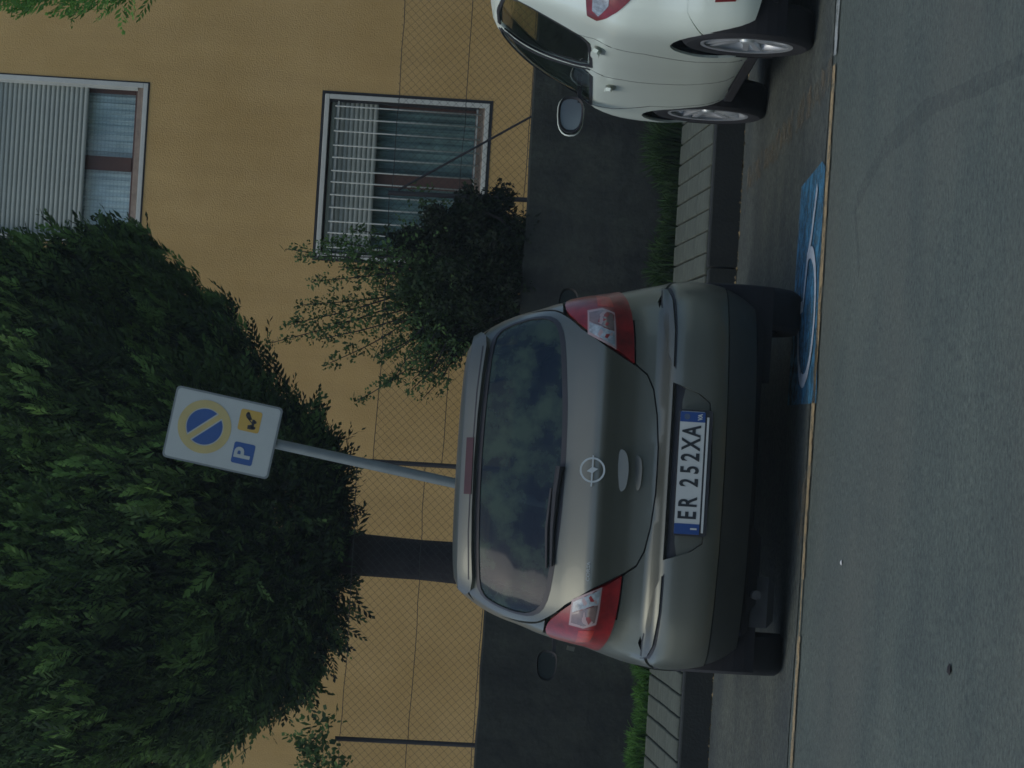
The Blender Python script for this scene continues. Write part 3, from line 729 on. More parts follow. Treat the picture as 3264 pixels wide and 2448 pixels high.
glassO = [(.0, 1.026), (.22, 1.030), (.43, 1.046), (.56, 1.060), (.625, 1.085), (.648, 1.13), (.640, 1.20), (.612, 1.28), (.580, 1.335), (.53, 1.365), (.40, 1.378), (.2, 1.388), (0, 1.391)]
glassF = glassO + [(-x, z) for x, z in glassO[::-1][1:-1]]
tail_half = [(0, .634), (.1, .635), (.24, .648), (.344, .668), (.405, .697), (.437, .738), (.47, .797), (.52, .885), (.59, .985), (.652, 1.06), (.672, 1.10), (.672, 1.17), (.655, 1.26), (.627, 1.33), (.60, 1.372), (.55, 1.402), (.40, 1.425), (.2, 1.436), (0, 1.440)]
tailF = tail_half + [(-x, z) for x, z in tail_half[::-1][1:-1]]
gl = X(chaikin(glassF, 1))
def scaled(poly, d):   # offset a polygon outwards by d (domain metres)
    P_ = np.array(poly); n = len(P_); out = []
    area = .5*sum(P_[i][0]*P_[(i+1) % n][1]-P_[(i+1) % n][0]*P_[i][1] for i in range(n)); sgn = 1 if area > 0 else -1
    for i in range(n):
        a, b = P_[i-1], P_[(i+1) % n]; t = b-a; L = np.hypot(*t) or 1; out.append((P_[i][0]+sgn*t[1]/L*d, P_[i][1]-sgn*t[0]/L*d))
    return out
part('tailgate', OB, X(tailF), 'opel', car1, holes=[scaled(gl, .004)], grid=.035)
bpy.data.objects['tailgate'].parent = car1
tg1 = bpy.data.objects['tailgate']
part('rear_window', OB, gl, 'rear_glass', car1, off=-.003, th=.005)
rim = scaled(gl, .006); rin = scaled(gl, -.016)
part('window_seal', OB, rim, 'rubber_seal', car1, holes=[rin], off=.0015, th=.01)
for s, lp in ((1, lampR), (-1, lampL)):
    a = part('tail_lamp', OB, scaled(lp, -.004), 'lamp_red', car1, off=.008, th=.03, grid=.03)
    cl = X([(.600, .932), (.520, .852), (.515, .838), (.592, .848), (.598, .90)]) if False else None
    c1 = [(.575, .948), (.517, .845), (.578, .850), (.618, .950)]; c2 = [(.583, .851), (.655, .858), (.672, .90), (.660, .952), (.622, .950)]
    fr = [(.566, .955), (.505, .838), (.600, .843), (.664, .851), (.682, .90), (.670, .960)]
    f_ = lambda q: X([(s*x, z) for x, z in q])
    part('lamp_trim', OB, f_(fr), 'lamp_trim', a, off=.0092, th=.002)
    part('brake_lens', OB, f_([(.690, .855), (.735, .87), (.742, .925), (.692, .918)]), 'lamp_bright_red', a, off=.0095, th=.002, grid=.02)
    part('reversing_lens', OB, f_(c1), 'lamp_clear', a, off=.0105, th=.002)
    part('indicator_lens', OB, f_(c2), 'lamp_smoke', a, off=.0105, th=.002)
# spoiler along the roof edge, with the third brake light in it
sp_h = [(.0, 1.398), (.20, 1.395), (.38, 1.386), (.50, 1.374), (.545, 1.378), (.560, 1.40), (.540, 1.430), (.45, 1.440), (.25, 1.446), (0, 1.448)]
spF = sp_h + [(-x, z) for x, z in sp_h[::-1][1:-1]]
part('spoiler', OB, X(spF), 'opel', car1, off=.022, th=.028, grid=.03)
part('brake_light', OB, X([(-.14, 1.400), (.105, 1.403), (.105, 1.431), (-.14, 1.429)]), 'brake_red', car1, off=.026, th=.01)
part('spoiler_seam', OB, X([(-.50, 1.386), (-.3, 1.401), (0, 1.4055), (.3, 1.401), (.50, 1.386), (.50, 1.3905), (.3, 1.4055), (0, 1.410), (-.3, 1.4055), (-.50, 1.3905)]), 'black_plastic', car1, off=.0232, th=.003, grid=.03)
# bumper (everything below the tailgate and lamps, wrapping round to the rear wheel arch)
AR1 = .655; AF1 = 3.165; ZR = .302; RA = .350
rec = [(.378, .588), (.335, .470), (.300, .425), (.12, .408), (0, .405), (-.12, .408), (-.300, .425), (-.335, .470), (-.378, .588)]
bump_half = [(0, .355), (.3, .360), (.6, .365), (.79, .370)]
l0, l1 = lt(.355), lt(.66)
def bumper_outline():
    o = X([(0, .35), (.3, .352), (.6, .360), (.78, .366)])
    o.append(OB.yz(.30, .37, 1)); 
    for k in range(7):   # follows the arch
        a = R(166-5*k); yy = AR1+(RA+.006)*math.cos(a); zz = ZR+(RA+.006)*math.sin(a)
        if zz > .372: o.append(OB.yz(yy, zz, 1))
    o.append(OB.yz(.34, .60, 1)); o.append(OB.yz(.20, .655, 1)); o.append(OB.xz(.83, .70)); o.append(OB.xz(.83, .788)); 
    o += X([(.735, .782), (.66, .762), (.56, .751), (.455, .746), (.442, .732), (.412, .693), (.35, .663), (.24, .642), (.1, .629), (0, .628)])
    return o
bo = bumper_outline(); bo = bo + [(-a, b) for a, b in bo[::-1][1:-1]]
part('bumper', OB, bo, 'opel', car1, holes=[X(rec)], th=.03, grid=.035)
part('plate_recess', OB, scaled(X(rec), .01), 'black_plastic', car1, off=-.028, th=.005)
recp = [(.372, .53), (.325, .462), (.298, .428), (.12, .412), (0, .409), (-.12, .412), (-.298, .428), (-.325, .462), (-.372, .53), (-.30, .545), (.30, .545)]
part('recess_panel', OB, X(recp), 'opel', car1, off=-.016, th=.01)
for s in (1, -1):
    part('bumper_strip', OB, X([(s*x, z) for x, z in [(.445, .585), (.60, .586), (.74, .598), (.785, .612), (.79, .636), (.72, .640), (.60, .622), (.50, .604)]]), 'opel', car1, off=.012, th=.014, grid=.02)
    part('strip_shadow_gap', OB, X([(s*x, z) for x, z in [(.435, .579), (.60, .579), (.745, .590), (.800, .606), (.802, .644), (.72, .648), (.60, .630), (.49, .609)]]), 'black_plastic', car1, off=.0012, th=.004, grid=.02)
# lower valance and sills in paint with the underside shade put into its colour
vo = X([(0, .215), (.4, .22), (.74, .23)]) + [OB.yz(.30, .25, 1), OB.yz(.30, .362, 1)] + X([(.77, .358), (.6, .352), (.3, .345), (0, .343)])
vo = vo + [(-a, b) for a, b in vo[::-1][1:-1]]
part('valance', OB, vo, 'shaded_paint', car1, off=-.004, th=.02)
# sides
for s in (-1, 1):
    yz = lambda q: [OB.yz(y, z, s) for y, z in q]
    holes = [circ(OB, AR1, ZR, RA, s), circ(OB, AF1, ZR, RA, s)]
    side = yz([(.36, .615), (.215, .668)]) + [OB.yz(.17, .72, s), OB.yz(.155, .80, s)] + X([(s*.808, .87), (s*.793, .97), (s*.764, 1.032), (s*.718, 1.068), (s*.665, 1.066), (s*.680, 1.10), (s*.680, 1.17), (s*.664, 1.262), (s*.636, 1.335), (s*.608, 1.378), (s*.56, 1.409), (s*.54, 1.412)])
    side += yz([(.46, 1.44), (1.2, 1.455), (1.9, 1.445), (2.1, 1.41), (2.45, 1.27), (2.72, 1.10), (2.86, .97), (3.3, .88), (3.6, .80), (3.72, .66), (3.74, .4)])
    side += yz([(AF1+.37, .24), (AF1+.352, .30)]) + yz([(AF1+RA*math.cos(a), ZR+RA*math.sin(a)) for a in np.linspace(R(5), R(175), 14)]) + yz([(AF1-.352, .29), (AF1-.36, .235)])
    side += yz([(AR1+.36, .235), (AR1+.352, .29)]) + yz([(AR1+RA*math.cos(a), ZR+RA*math.sin(a)) for a in np.linspace(R(5), R(128), 10)])
    door = chaikin([(1.02, .30), (1.06, .27), (2.55, .27), (2.68, .34), (2.72, .95), (2.60, 1.10), (2.35, 1.29), (2.02, 1.395), (1.15, 1.42), (1.08, 1.30), (1.02, 1.0)], 1, .12)
    q1 = chaikin([(1.16, 1.04), (2.52, .985), (2.56, 1.02), (2.40, 1.20), (2.05, 1.345), (1.88, 1.37), (1.22, 1.385), (1.15, 1.25)], 1, .15)
    q2 = chaikin([(.52, 1.13), (.96, 1.05), (1.02, 1.36), (.75, 1.36)], 1, .2)
    dh, q1h, q2h = yz(door), yz(q1), yz(q2)
    part('body_side', OB, side, 'opel', car1, holes=[scaled(dh, .004), q2h], grid=.06)
    dd = part('door', OB, dh, 'opel', car1, holes=[q1h], grid=.06)
    part('door_window', OB, scaled(q1h, .01), 'side_glass', dd, off=-.006, th=.004, grid=.08)
    part('quarter_window', OB, scaled(q2h, .01), 'rear_glass', car1, off=-.006, th=.004, grid=.08)
    part('door_handle', OB, yz([(1.12, .895), (1.30, .895), (1.30, .925), (1.12, .925)]), 'opel', dd, off=.035, th=.02, grid=.02)
    arch_liner(OB, AR1, ZR, RA+.004, s, .835).obj('wheel_liner', 'dark_inner', car1); arch_liner(OB, AF1, ZR, RA+.004, s, .835).obj('wheel_liner', 'dark_inner', car1)
    shell = [(s*.0, lt(.24)), (s*(OB.S-.01), lt(.24)), (s*(OB.S-.01), lt(.86)), (s*.0, lt(.98))]
    if s < 0: shell = shell[::-1]
    part('inner_shell', OB, shell, 'dark_inner', car1, holes=[scaled(circ(OB, AR1, ZR+.03, RA+.002, s), .0) if False else circ(OB, AR1, ZR, RA, s), circ(OB, AF1, ZR, RA, s)], off=-.033, th=.004, grid=.09)
    wheel(car1, s*.842, AR1, ZR, s, .302, .20, .185, 'alloy'); wheel(car1, s*.842, AF1, ZR, s, .302, .20, .185, 'alloy')
    side_mirror(car1, s*.825, 2.42, .985, s, .15, .10, 'black_plastic', 'dark_mirror')
# roof, bonnet, windscreen
ro = [OB.yz(y, z, -1) for y, z in [(.50, 1.446), (1.2, 1.460), (1.9, 1.450), (2.03, 1.43)]]
roof = [OB.xz(-.5, 1.446), OB.yz(.50, 1.449, -1), OB.yz(1.2, 1.459, -1), OB.yz(1.9, 1.449, -1)]
g = G(); 
def roofmesh(B, z0):
    la = B.lz(z0); ls = np.linspace(la, B.L, 10); ss = np.linspace(-B.S, B.S, 121)
    SS, LL = np.meshgrid(ss, ls); p = B.P(SS.ravel(), LL.ravel()); n = len(ss); fs = []
    for j in range(len(ls)-1):
        for i in range(n-1): fs.append((j*n+i, j*n+i+1, (j+1)*n+i+1, (j+1)*n+i))
    me = mesh(p, fs, True); return me
link('roof', roofmesh(OB, 1.442), 'opel', car1)
fr = [(s_, l_) for s_, l_ in [(OB.S-.62, lt(1.43)), (OB.S, lt(1.435)), (OB.S, lt(.98)), (OB.S-.66, lt(.98))]]
def front_patch(name, B, pts, m, parent, **k):     # front patches, mirrored halves
    for s in (1, -1): part(name, B, [(s*a, b) for a, b in (pts if s > 0 else pts[::-1])], m, parent, **k)
front_patch('windscreen', OB, fr, 'side_glass', car1, off=-.004, th=.004, grid=.1)
front_patch('bonnet', OB, [(OB.S, lt(.974)), (OB.S, lt(.70)), (OB.S-.66, lt(.72)), (OB.S-.70, lt(.97))], 'opel', car1, grid=.08)
front_patch('front_bumper', OB, [(OB.S, lt(.69)), (OB.S, lt(.24)), (OB.S-.86, lt(.26)), (OB.S-.88, lt(.50)), (OB.S-.80, lt(.71))], 'opel', car1, grid=.08)
front_patch('headlight', OB, [(OB.S-.48, lt(.60)), (OB.S-.76, lt(.64)), (OB.S-.80, lt(.76)), (OB.S-.55, lt(.72))], 'lamp_clear', car1, off=.006, th=.02)
front_patch('side_pillar', OB, [(OB.S-.62, lt(1.44)), (OB.S-.62, lt(.98)), (OB.S-.86, lt(.98)), (OB.S-.80, lt(1.44))], 'opel', car1, grid=.1)
seats(car1, [(1.15, 1.13, 3), (2.0, 1.20, 2)], .58)
g = G(); g.box(-.70, .70, .35, 3.5, .28, .36); g.box(-.6, .6, 3.05, 3.1, .4, .95); g.box(-.66, .66, 2.6, 2.9, .7, .9, .04); g.obj('cabin_floor', 'dark_inner', car1)
g = G(); g.box(-.68, .68, .25, 3.7, .19, .26, .03); g.box(-.6, .6, AR1-.05, AR1+.05, .2, .28, .02); g.box(-.58, -.20, .26, .60, .15, .30, .05)
g.obj('underbody', 'dark_inner', car1)
g = G(); g.box(-.64, -.42, .30, .60, .08, .22, .03); g.tube([(-.50, .16, .17), (-.50, .32, .17)], .02, 12); g.obj('silencer', 'exhaust', car1, 'auto')
# emblem: ring and lightning bolt
em = empty('e'); bpy.data.objects.remove(em)
ps = OB.P(np.array([0.]), np.array([lt(.908)]))[0]
yb = ps[1]-.006
g = ringg(.0540, .0460, -.015, .908, yb-.004); g.obj('emblem', 'chrome', car1)
em = bpy.data.objects['emblem']
g = G(); g.prism([(-.015+a, .908+b) for a, b in [(-.070, .004), (-.070, -.002), (-.012, -.002), (.006, -.024), (.012, -.003), (.062, -.003), (.062, .003), (.012, .003), (-.006, .024), (-.012, .004)]], yb-.005, yb-.001)
g.obj('bolt', 'chrome', em)
# hatch handle and recesses, wiper, badge
def grip(poly, tilt=.36):
    """flush handle whose face leans back so that it looks up"""
    pl = chaikin(poly, 2); zt = max(z for _, z in pl); y0 = float(OB.P(np.array([0.]), np.array([lt(zt)]))[0][1]); n = len(pl); g = G()
    vs = [(x, y0-.003-(zt-z)*tilt, z) for x, z in pl] + [(x, y0+.03, z) for x, z in pl]
    return g.add(vs, [tuple(range(n))]+[(i, i+n, (i+1) % n+n, (i+1) % n) for i in range(n)])
grip([(-.104, .787), (0, .800), (.088, .797), (.07, .765), (0, .752), (-.085, .760)]).obj('hatch_handle', 'opel', car1)
grip([(-.094, .716), (0, .724), (.066, .725), (.05, .702), (0, .695), (-.08, .699)], .65).obj('hatch_handle', 'opel', car1)
def wiper():
    g = G(); yy = lambda x, z, d: float(OB.P(np.array([OB.xz(x, z)[0]]), np.array([lt(z)]))[0][1])-d
    g.tube([(x, yy(x, z, .018), z) for x, z in ((-.005, 1.045), (-.12, 1.055), (-.27, 1.06), (-.43, 1.055))], [.018, .015, .011, .008], 8)
    g.tube([(x, yy(x, z, .012), z) for x, z in ((-.10, 1.075), (-.27, 1.083), (-.44, 1.075))], [.007, .010, .006], 6)
    return g
wiper().obj('wiper', 'black_plastic', car1, 'auto')
pb_ = OB.P(np.array([OB.xz(-.445, .899)[0]]), np.array([lt(.899)]))[0]
text('badge', 'CORSA', .020, 'chrome', car1, (-.445, pb_[1]-.004, .899), (R(90), 0, R(-6)), sx=1.3)
# number plate
py = -.012
g = G(); g.prism(rrect(.535, .142, .012, cx=-.003, cz=.484), py, py+.03); npf = g.obj('number_plate', 'black_plastic', car1); npf['label'] = 'rear number plate reading ER 252XA'
g = G(); g.prism(rrect(.52, .106, .008, cx=-.003, cz=.498), py-.003, py); g.obj('plate_face', 'plate_white', npf)
for x in (-.240, .234):
    g = G(); g.box(x-.023 if x < 0 else x-.022, x+.021, py-.0042, py-.0028, .498-.053, .498+.053); g.obj('blue_band', 'plate_blue', npf)
def ch(c, x, w=1.): text('plate_character', c, .108, 'ink', npf, (x, py-.0038, .496), sx=.66*w, bold=.0026, ext=.0006)
for c, x in zip('ER252XA', (-.184, -.129, -.045, .010, .063, .118, .173)): ch(c, x, 1.0)
text('plate_letter', 'I', .034, 'plate_white', npf, (-.240, py-.0052, .468), bold=.002)
text('plate_letters', 'VA', .026, 'plate_white', npf, (.234, py-.0052, .466), sx=.8, bold=.001)
g = G(); g.prism(disc(.013, .234, .522, 18), py-.0050, py-.0044); g.obj('plate_disc', mat('faded_disc', (.05, .08, .13), .6), npf)
g = G(); g.box(-.255, .235, py-.0035, py-.001, .428, .437); g.obj('plate_frame_strip', 'plate_white', npf)

# ---------------------------------------------- the white small car beside it
WT = [(.20, .72, .13, 3.40), (.27, .765, .06, 3.47), (.35, .790, .015, 3.51), (.43, .80, .0, 3.53), (.52, .806, .0, 3.54), (.62, .806, .02, 3.52), (.70, .805, .04, 3.48), (.78, .803, .045, 3.40), (.85, .798, .05, 3.28),
      (.90, .79, .06, 3.18), (.94, .775, .075, 3.08), (.98, .755, .09, 3.0), (1.02, .745, .105, 2.95), (1.06, .733, .12, 2.89), (1.15, .70, .16, 2.78), (1.26, .662, .22, 2.52), (1.34, .632, .28, 2.24),
      (1.40, .60, .33, 2.0), (1.435, .57, .37, 1.86), (1.455, .53, .41, 1.75), (1.468, .45, .50, 1.62), (1.476, .33, .62, 1.5), (1.480, .18, .75, 1.4), (1.481, .01, .85, 1.3)]
WB = Body(WT, 3.6, 16.)
car2 = tag(empty('parked_car', (2.398, 14.592, 0), R(3.04)), 'small white hatchback at the picture edge showing its left side', 'car', 'cars parked in the bays')
lw = lambda z: WB.lz(z)
WR, WF, ZW, RW = .55, 2.90, .30, .345
def WX(p): return [WB.xz(x, z) for x, z in p]
wlampL = WX([(-.55, .79), (-.66, .835), (-.735, .925), (-.752, .985), (-.725, 1.03), (-.64, 1.045), (-.55, 1.04)])
for s in (-1, 1):
    yz = lambda q: [WB.yz(y, z, s) for y, z in q]
    lamp = wlampL if s < 0 else mir(wlampL)[::-1]
    part('tail_lamp', WB, lamp, 'lamp_red', car2, off=.010, th=.03, grid=.03)
    tl = [o for o in car2.children if o.name.startswith('tail_lamp')][-1]
    part('reversing_lens', WB, [WB.xz(s*.60, .94), WB.xz(s*.70, .94), WB.xz(s*.73, .98), WB.xz(s*.71, 1.01), WB.xz(s*.60, 1.015)], 'lamp_clear', tl, off=.0125, th=.003, grid=.03)
    arc = lambda yc, a0, a1, k: yz([(yc+RW*math.cos(a), ZW+RW*math.sin(a)) for a in np.linspace(R(a0), R(a1), k)])
    side = [(s*.0, lw(.985)), (s*.0, lw(.63))] + [WB.xz(s*.72, .60), WB.yz(.20, .56, s)] + arc(WR, 140, 5, 12)
    side += yz([(WR+.355, .30), (WR+.40, .235), (1.2, .255), (2.1, .26), (WF-.42, .235), (WF-.355, .30)]) + arc(WF, 175, 5, 14)
    side += yz([(WF+.355, .30), (WF+.38, .26)]) + [(s*(WB.S-.66), lw(.30)), (s*(WB.S-.66), lw(.66)), (s*(WB.S-.70), lw(.86))] + yz([(3.02, .92)])
    # upper edge: up the front pillar, along the roof, down the rear corner
    side += yz([(2.90, .975), (2.84, 1.04), (2.70, 1.15), (2.44, 1.262), (2.16, 1.345), (1.92, 1.405), (1.70, 1.446), (1.3, 1.456), (.60, 1.452)]) + WX([(s*.52, 1.448), (s*.0, 1.452), (s*.0, 1.40), (s*.50, 1.392), (s*.57, 1.34), (s*.63, 1.10), (s*.62, 1.02), (s*.56, .99)])
    w1 = yz(chaikin([(1.76, .955), (2.82, .915), (2.86, .945), (2.68, 1.125), (2.42, 1.240), (2.13, 1.330), (1.86, 1.392), (1.69, 1.410)], 1, .1))
    w2 = yz(chaikin([(.86, 1.04), (1.0, .995), (1.70, .957), (1.63, 1.414), (1.25, 1.425), (.72, 1.40), (.62, 1.33)], 1, .12))
    part('body_side', WB, side, 'white_car', car2, holes=[scaled(w1, .0), scaled(w2, .0), scaled(lamp, .003)], grid=.05)
    bs = [o for o in car2.children if o.name.startswith('body_side')][-1]
    part('door_window', WB, scaled(w1, .012), 'side_glass', car2, off=-.008, th=.004, grid=.06)
    part('door_window', WB, scaled(w2, .012), 'side_glass', car2, off=-.008, th=.004, grid=.06)
    for w_ in (w1, w2): part('window_seal', WB, scaled(w_, .010), 'rubber_seal', car2, holes=[scaled(w_, -.008)], off=.003, th=.008, grid=.05)
    part('door_pillar', WB, yz([(1.71, .962), (1.745, .962), (1.68, 1.405), (1.645, 1.405)]), 'black_plastic', car2, off=.002, th=.006, grid=.05)
    # shut lines as thin recessed strips
    def line(name, pts, wd=.0035, off=.0008, m='black_plastic'):
        P_ = yz(pts); L_ = []; R_ = []
        for i, p in enumerate(P_):
            a = P_[max(0, i-1)]; b = P_[min(len(P_)-1, i+1)]; d = math.dist(a, b) or 1; nx, ny = -(b[1]-a[1])/d*wd, (b[0]-a[0])/d*wd
            L_.append((p[0]+nx, p[1]+ny)); R_.append((p[0]-nx, p[1]-ny))
        part(name, WB, L_+R_[::-1], m, bs, off=off, th=.003, grid=.05, step=.04)
    line('door_seam', [(1.70, .99), (1.73, .80), (1.74, .5), (1.70, .30), (1.64, .27)])
    line('door_seam', [(2.76, .93), (2.72, .75), (2.56, .62), (2.50, .40), (2.46, .275)])
    line('door_seam', [(.86, 1.09), (.80, .95), (.86, .74), (.98, .55), (1.02, .40), (1.10, .275)])
    for (y, z) in ((1.02, .955), (2.02, .858)):
        part('door_handle', WB, yz(chaikin([(y-.10, z-.018), (y+.08, z-.022), (y+.10, z+.01), (y-.08, z+.018)], 1)), 'white_car', car2, off=.036, th=.018, grid=.02)
        part('handle_cup', WB, yz(chaikin([(y-.08, z-.035), (y+.09, z-.038), (y+.10, z+.012), (y-.07, z+.015)], 1)), 'slat', car2, off=.001, th=.003, grid=.02)
    arch_liner(WB, WR, ZW, RW+.004, s, .785).obj('wheel_liner', 'dark_inner', car2); arch_liner(WB, WF, ZW, RW+.004, s, .785).obj('wheel_liner', 'dark_inner', car2)
    shell = [(0, lw(.24)), (s*(WB.S-.01), lw(.24)), (s*(WB.S-.01), lw(.86)), (0, lw(.95))]
    if s < 0: shell = shell[::-1]
    part('inner_shell', WB, shell, 'dark_inner', car2, holes=[circ(WB, WR, ZW, RW, s), circ(WB, WF, ZW, RW, s)], off=-.033, th=.004, grid=.09)
    wheel(car2, s*.786, WR, ZW, s, .30, .205, .17, 'alloy', 5); wheel(car2, s*.786, WF, ZW, s, .30, .205, .17, 'alloy', 5)
    side_mirror(car2, s*.775, 2.60, 1.02, s, .185, .125, 'black_plastic', 'mirror', 'white_car')
    # bumper corner with reflector
    bq = [(0, lw(.24)), (s*(.5), lw(.25))] + yz([(.20, .30), (.235, .40)]) + arc(WR, 162, 142, 4) + [WB.yz(.19, .555, s), WB.xz(s*.72, .595), (0, lw(.622))]
    part('bumper', WB, scaled(bq, .005 if s > 0 else .005), 'white_car', car2, off=-.0012, th=.03, grid=.04)
    part('rear_reflector', WB, WX([(s*.54, .385), (s*.665, .395), (s*.675, .485), (s*.54, .475)]), 'lamp_red', car2, off=.006, th=.01)
link('roof', roofmesh(WB, 1.446), 'white_car', car2)
rw = WX([(0, 1.0), (.5, 1.0), (.60, 1.03), (.605, 1.10), (.55, 1.33), (.48, 1.382), (0, 1.39)]); rw = rw + [(-a, b) for a, b in rw[::-1][1:-1]]
part('rear_window', WB, rw, 'rear_glass', car2, off=-.004, th=.004)
front_patch('windscreen', WB, [(WB.S-.60, lw(1.43)), (WB.S, lw(1.44)), (WB.S, lw(.96)), (WB.S-.64, lw(.96))], 'side_glass', car2, off=-.004, th=.004, grid=.1)
front_patch('windscreen_pillar', WB, [(WB.S-.60, lw(1.45)), (WB.S-.62, lw(.93)), (WB.S-.80, lw(.93)), (WB.S-.74, lw(1.45))], 'white_car', car2, grid=.08)
front_patch('bonnet', WB, [(WB.S, lw(.95)), (WB.S, lw(.68)), (WB.S-.68, lw(.68)), (WB.S-.74, lw(.93))], 'white_car', car2, grid=.08)
front_patch('front_bumper', WB, [(WB.S, lw(.67)), (WB.S, lw(.24)), (WB.S-.64, lw(.26)), (WB.S-.66, lw(.67))], 'white_car', car2, grid=.08)
seats(car2, [(1.05, 1.10, 2), (1.85, 1.20, 2)], .54)
g = G(); g.box(-.66, .66, .3, 3.2, .24, .30); g.box(-.62, .62, 2.45, 2.8, .66, .90, .05); g.obj('cabin_floor', 'dark_inner', car2)
g = G(); g.box(-.64, .64, .2, 3.3, .17, .24, .03); g.obj('underbody', 'dark_inner', car2)
for s in (-1, 1):
    g = G(); g.box(s*.74-.02, s*.74+.02, WR+.36, WF-.36, .20, .255, .01); g.obj('sill', 'dark_inner', car2)

# ------------------------------------------------------------------ plants
def foliage_mesh(V, F, tint):
    """V (n,3), F (m,4) quads, tint per face"""
    me = bpy.data.meshes.new('foliage'); V = np.asarray(V, np.float32); F = np.asarray(F, np.int32)
    me.vertices.add(len(V)); me.vertices.foreach_set('co', V.ravel()); me.loops.add(F.size); me.loops.foreach_set('vertex_index', F.ravel())
    k = F.shape[1]; me.polygons.add(len(F)); me.polygons.foreach_set('loop_start', np.arange(0, F.size, k, dtype=np.int32)); me.polygons.foreach_set('loop_total', np.full(len(F), k, np.int32))
    me.update(calc_edges=True); at = me.attributes.new('tint', 'FLOAT', 'FACE'); at.data.foreach_set('value', np.asarray(tint, np.float32)); return me
def unit(a): return a/np.maximum(1e-9, np.linalg.norm(a, axis=-1, keepdims=True))
def sprays(pos, dirs, size, nleaf=9, leaf=(.32, .085), tint=None, flat=.5, spread=.75):
    """feathery sprays: a stem with narrow leaflets left and right, a quad each"""
    n = len(pos); side = unit(np.cross(dirs, rng.normal(size=(n, 3)))); up = np.cross(dirs, side)
    V = []; T = []
    for k in range(nleaf):
        t = k/(nleaf-1); sgn = 1 if k % 2 else -1
        ln = size*leaf[0]*(1.15-.75*t)*rng.uniform(.75, 1.25, n); wd = size*leaf[1]*rng.uniform(.8, 1.3, n)
        base = pos + dirs*(size*t*.8)[:, None]
        d = unit(dirs*(1.-spread*.45) + side*(sgn*spread*(1-.5*t) if k < nleaf-1 else 0.) + up*rng.normal(0, flat*.4, n)[:, None])
        wv = unit(np.cross(d, up+.3*rng.normal(size=(n, 3))))
        a = base; b = base + d*(ln*.5)[:, None] + wv*wd[:, None]; c = base + d*ln[:, None]; e = base + d*(ln*.5)[:, None] - wv*wd[:, None]
        V.append(np.stack([a, b, c, e], 1)); T.append((tint if tint is not None else np.full(n, .5))*(.75+.5*t) + rng.uniform(-.1, .1, n))
    V = np.stack(V, 1).reshape(-1, 3); F = np.arange(len(V)).reshape(-1, 4)
    T = np.stack(T, 1).reshape(-1); return V, F, np.clip(T, 0, 1)
def lump(th, z, seed):
    return 1 + .10*np.sin(3*th+seed+1.7*z) + .07*np.sin(5*th-2.3*z+seed*2) + .05*np.sin(9*th+4.1*z) + .04*np.sin(2.0*th+7*z)
def conifer(name, loc, prof, n, label, trunk, mname='conifer', size=(.16, .34), seed=1., lo=0., droop=-.1, lim=None, lit_tufts=0):
    t = tag(empty(name, loc), label, 'tree')
    zs = np.array([p[0] for p in prof]); rs = np.array([p[1] for p in prof])
    wz = np.interp(np.linspace(zs[0], zs[-1], 200), zs, rs)+.15; cdf = np.cumsum(wz); cdf /= cdf[-1]
    z = np.interp(rng.random(n), cdf, np.linspace(zs[0], zs[-1], 200)); th = rng.uniform(0, 2*math.pi, n)
    if lim: th = rng.uniform(lim[0], lim[1], n)
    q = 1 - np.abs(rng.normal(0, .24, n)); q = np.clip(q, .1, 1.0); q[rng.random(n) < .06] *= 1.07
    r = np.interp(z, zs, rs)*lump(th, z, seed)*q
    pos = np.stack([r*np.cos(th), r*np.sin(th), z + .05*rng.normal(size=n)], 1)
    zl = (z-zs[0])/(zs[-1]-zs[0])
    out = np.stack([np.cos(th), np.sin(th), np.zeros(n)], 1)
    d = unit(out*.60 + np.array([0, 0, 1.])*(droop+1.5*np.clip(zl*5, 0, 1))[:, None] + .42*rng.normal(size=(n, 3)))
    size_ = rng.uniform(size[0], size[1], n)
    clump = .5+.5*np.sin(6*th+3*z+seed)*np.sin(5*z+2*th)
    tint = np.clip(.05+.3*clump**2*(q > .88)+.25*rng.random(n)**2*(q > .9) + (.4 if mname != 'conifer' else 0), 0, 1)  # bright outer tips and dark inner gaps put into the tint
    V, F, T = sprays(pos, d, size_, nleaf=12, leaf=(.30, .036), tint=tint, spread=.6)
    if lit_tufts:                                      # upper crown tufts of new growth, top light put into their lighter tint
        m = lit_tufts; zf = rng.uniform(2.9, zs[-1]*.85, m); tf = rng.uniform(0, 2*math.pi, m); cl = np.sin(5*tf+2.1*zf)+np.sin(7.3*zf-3*tf)
        kp = cl > -.2; zf, tf = zf[kp], tf[kp]; m = len(zf); rf = np.interp(zf, zs, rs)*lump(tf, zf, seed)*rng.uniform(.93, 1.05, m)
        pf = np.stack([rf*np.cos(tf), rf*np.sin(tf), zf], 1); of = np.stack([np.cos(tf), np.sin(tf), 0*tf], 1)
        df = unit(of*.45+np.array([0, 0, 1.])+.28*rng.normal(size=(m, 3)))
        V2, F2, T2 = sprays(pf, df, rng.uniform(.14, .30, m), nleaf=15, leaf=(.30, .040), tint=.30+.7*rng.random(m)**1.4, spread=.55)
        F = np.concatenate([F, F2+len(V)]); V = np.concatenate([V, V2]); T = np.concatenate([T, T2])
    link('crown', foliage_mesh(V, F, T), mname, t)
    g = G(); zt = trunk[-1][2]
    g.tube([(a, b, c) for a, b, c, r_ in trunk], [r_ for *_, r_ in trunk], 14, True); tr = g.obj('trunk', 'bark', t, True)
    for k in range(12):
        a = random.uniform(0, 6.28); z0 = random.uniform(zs[0]+.15, zs[-1]*.75); L = .75*float(np.interp(z0, zs, rs))
        g = G(); g.tube([(0, 0, z0), (L*.5*math.cos(a), L*.5*math.sin(a), z0+.12*L), (L*math.cos(a), L*math.sin(a), z0+.35*L)], [.045, .03, .008], 6); g.obj('limb', 'bark', t, True)
    return t
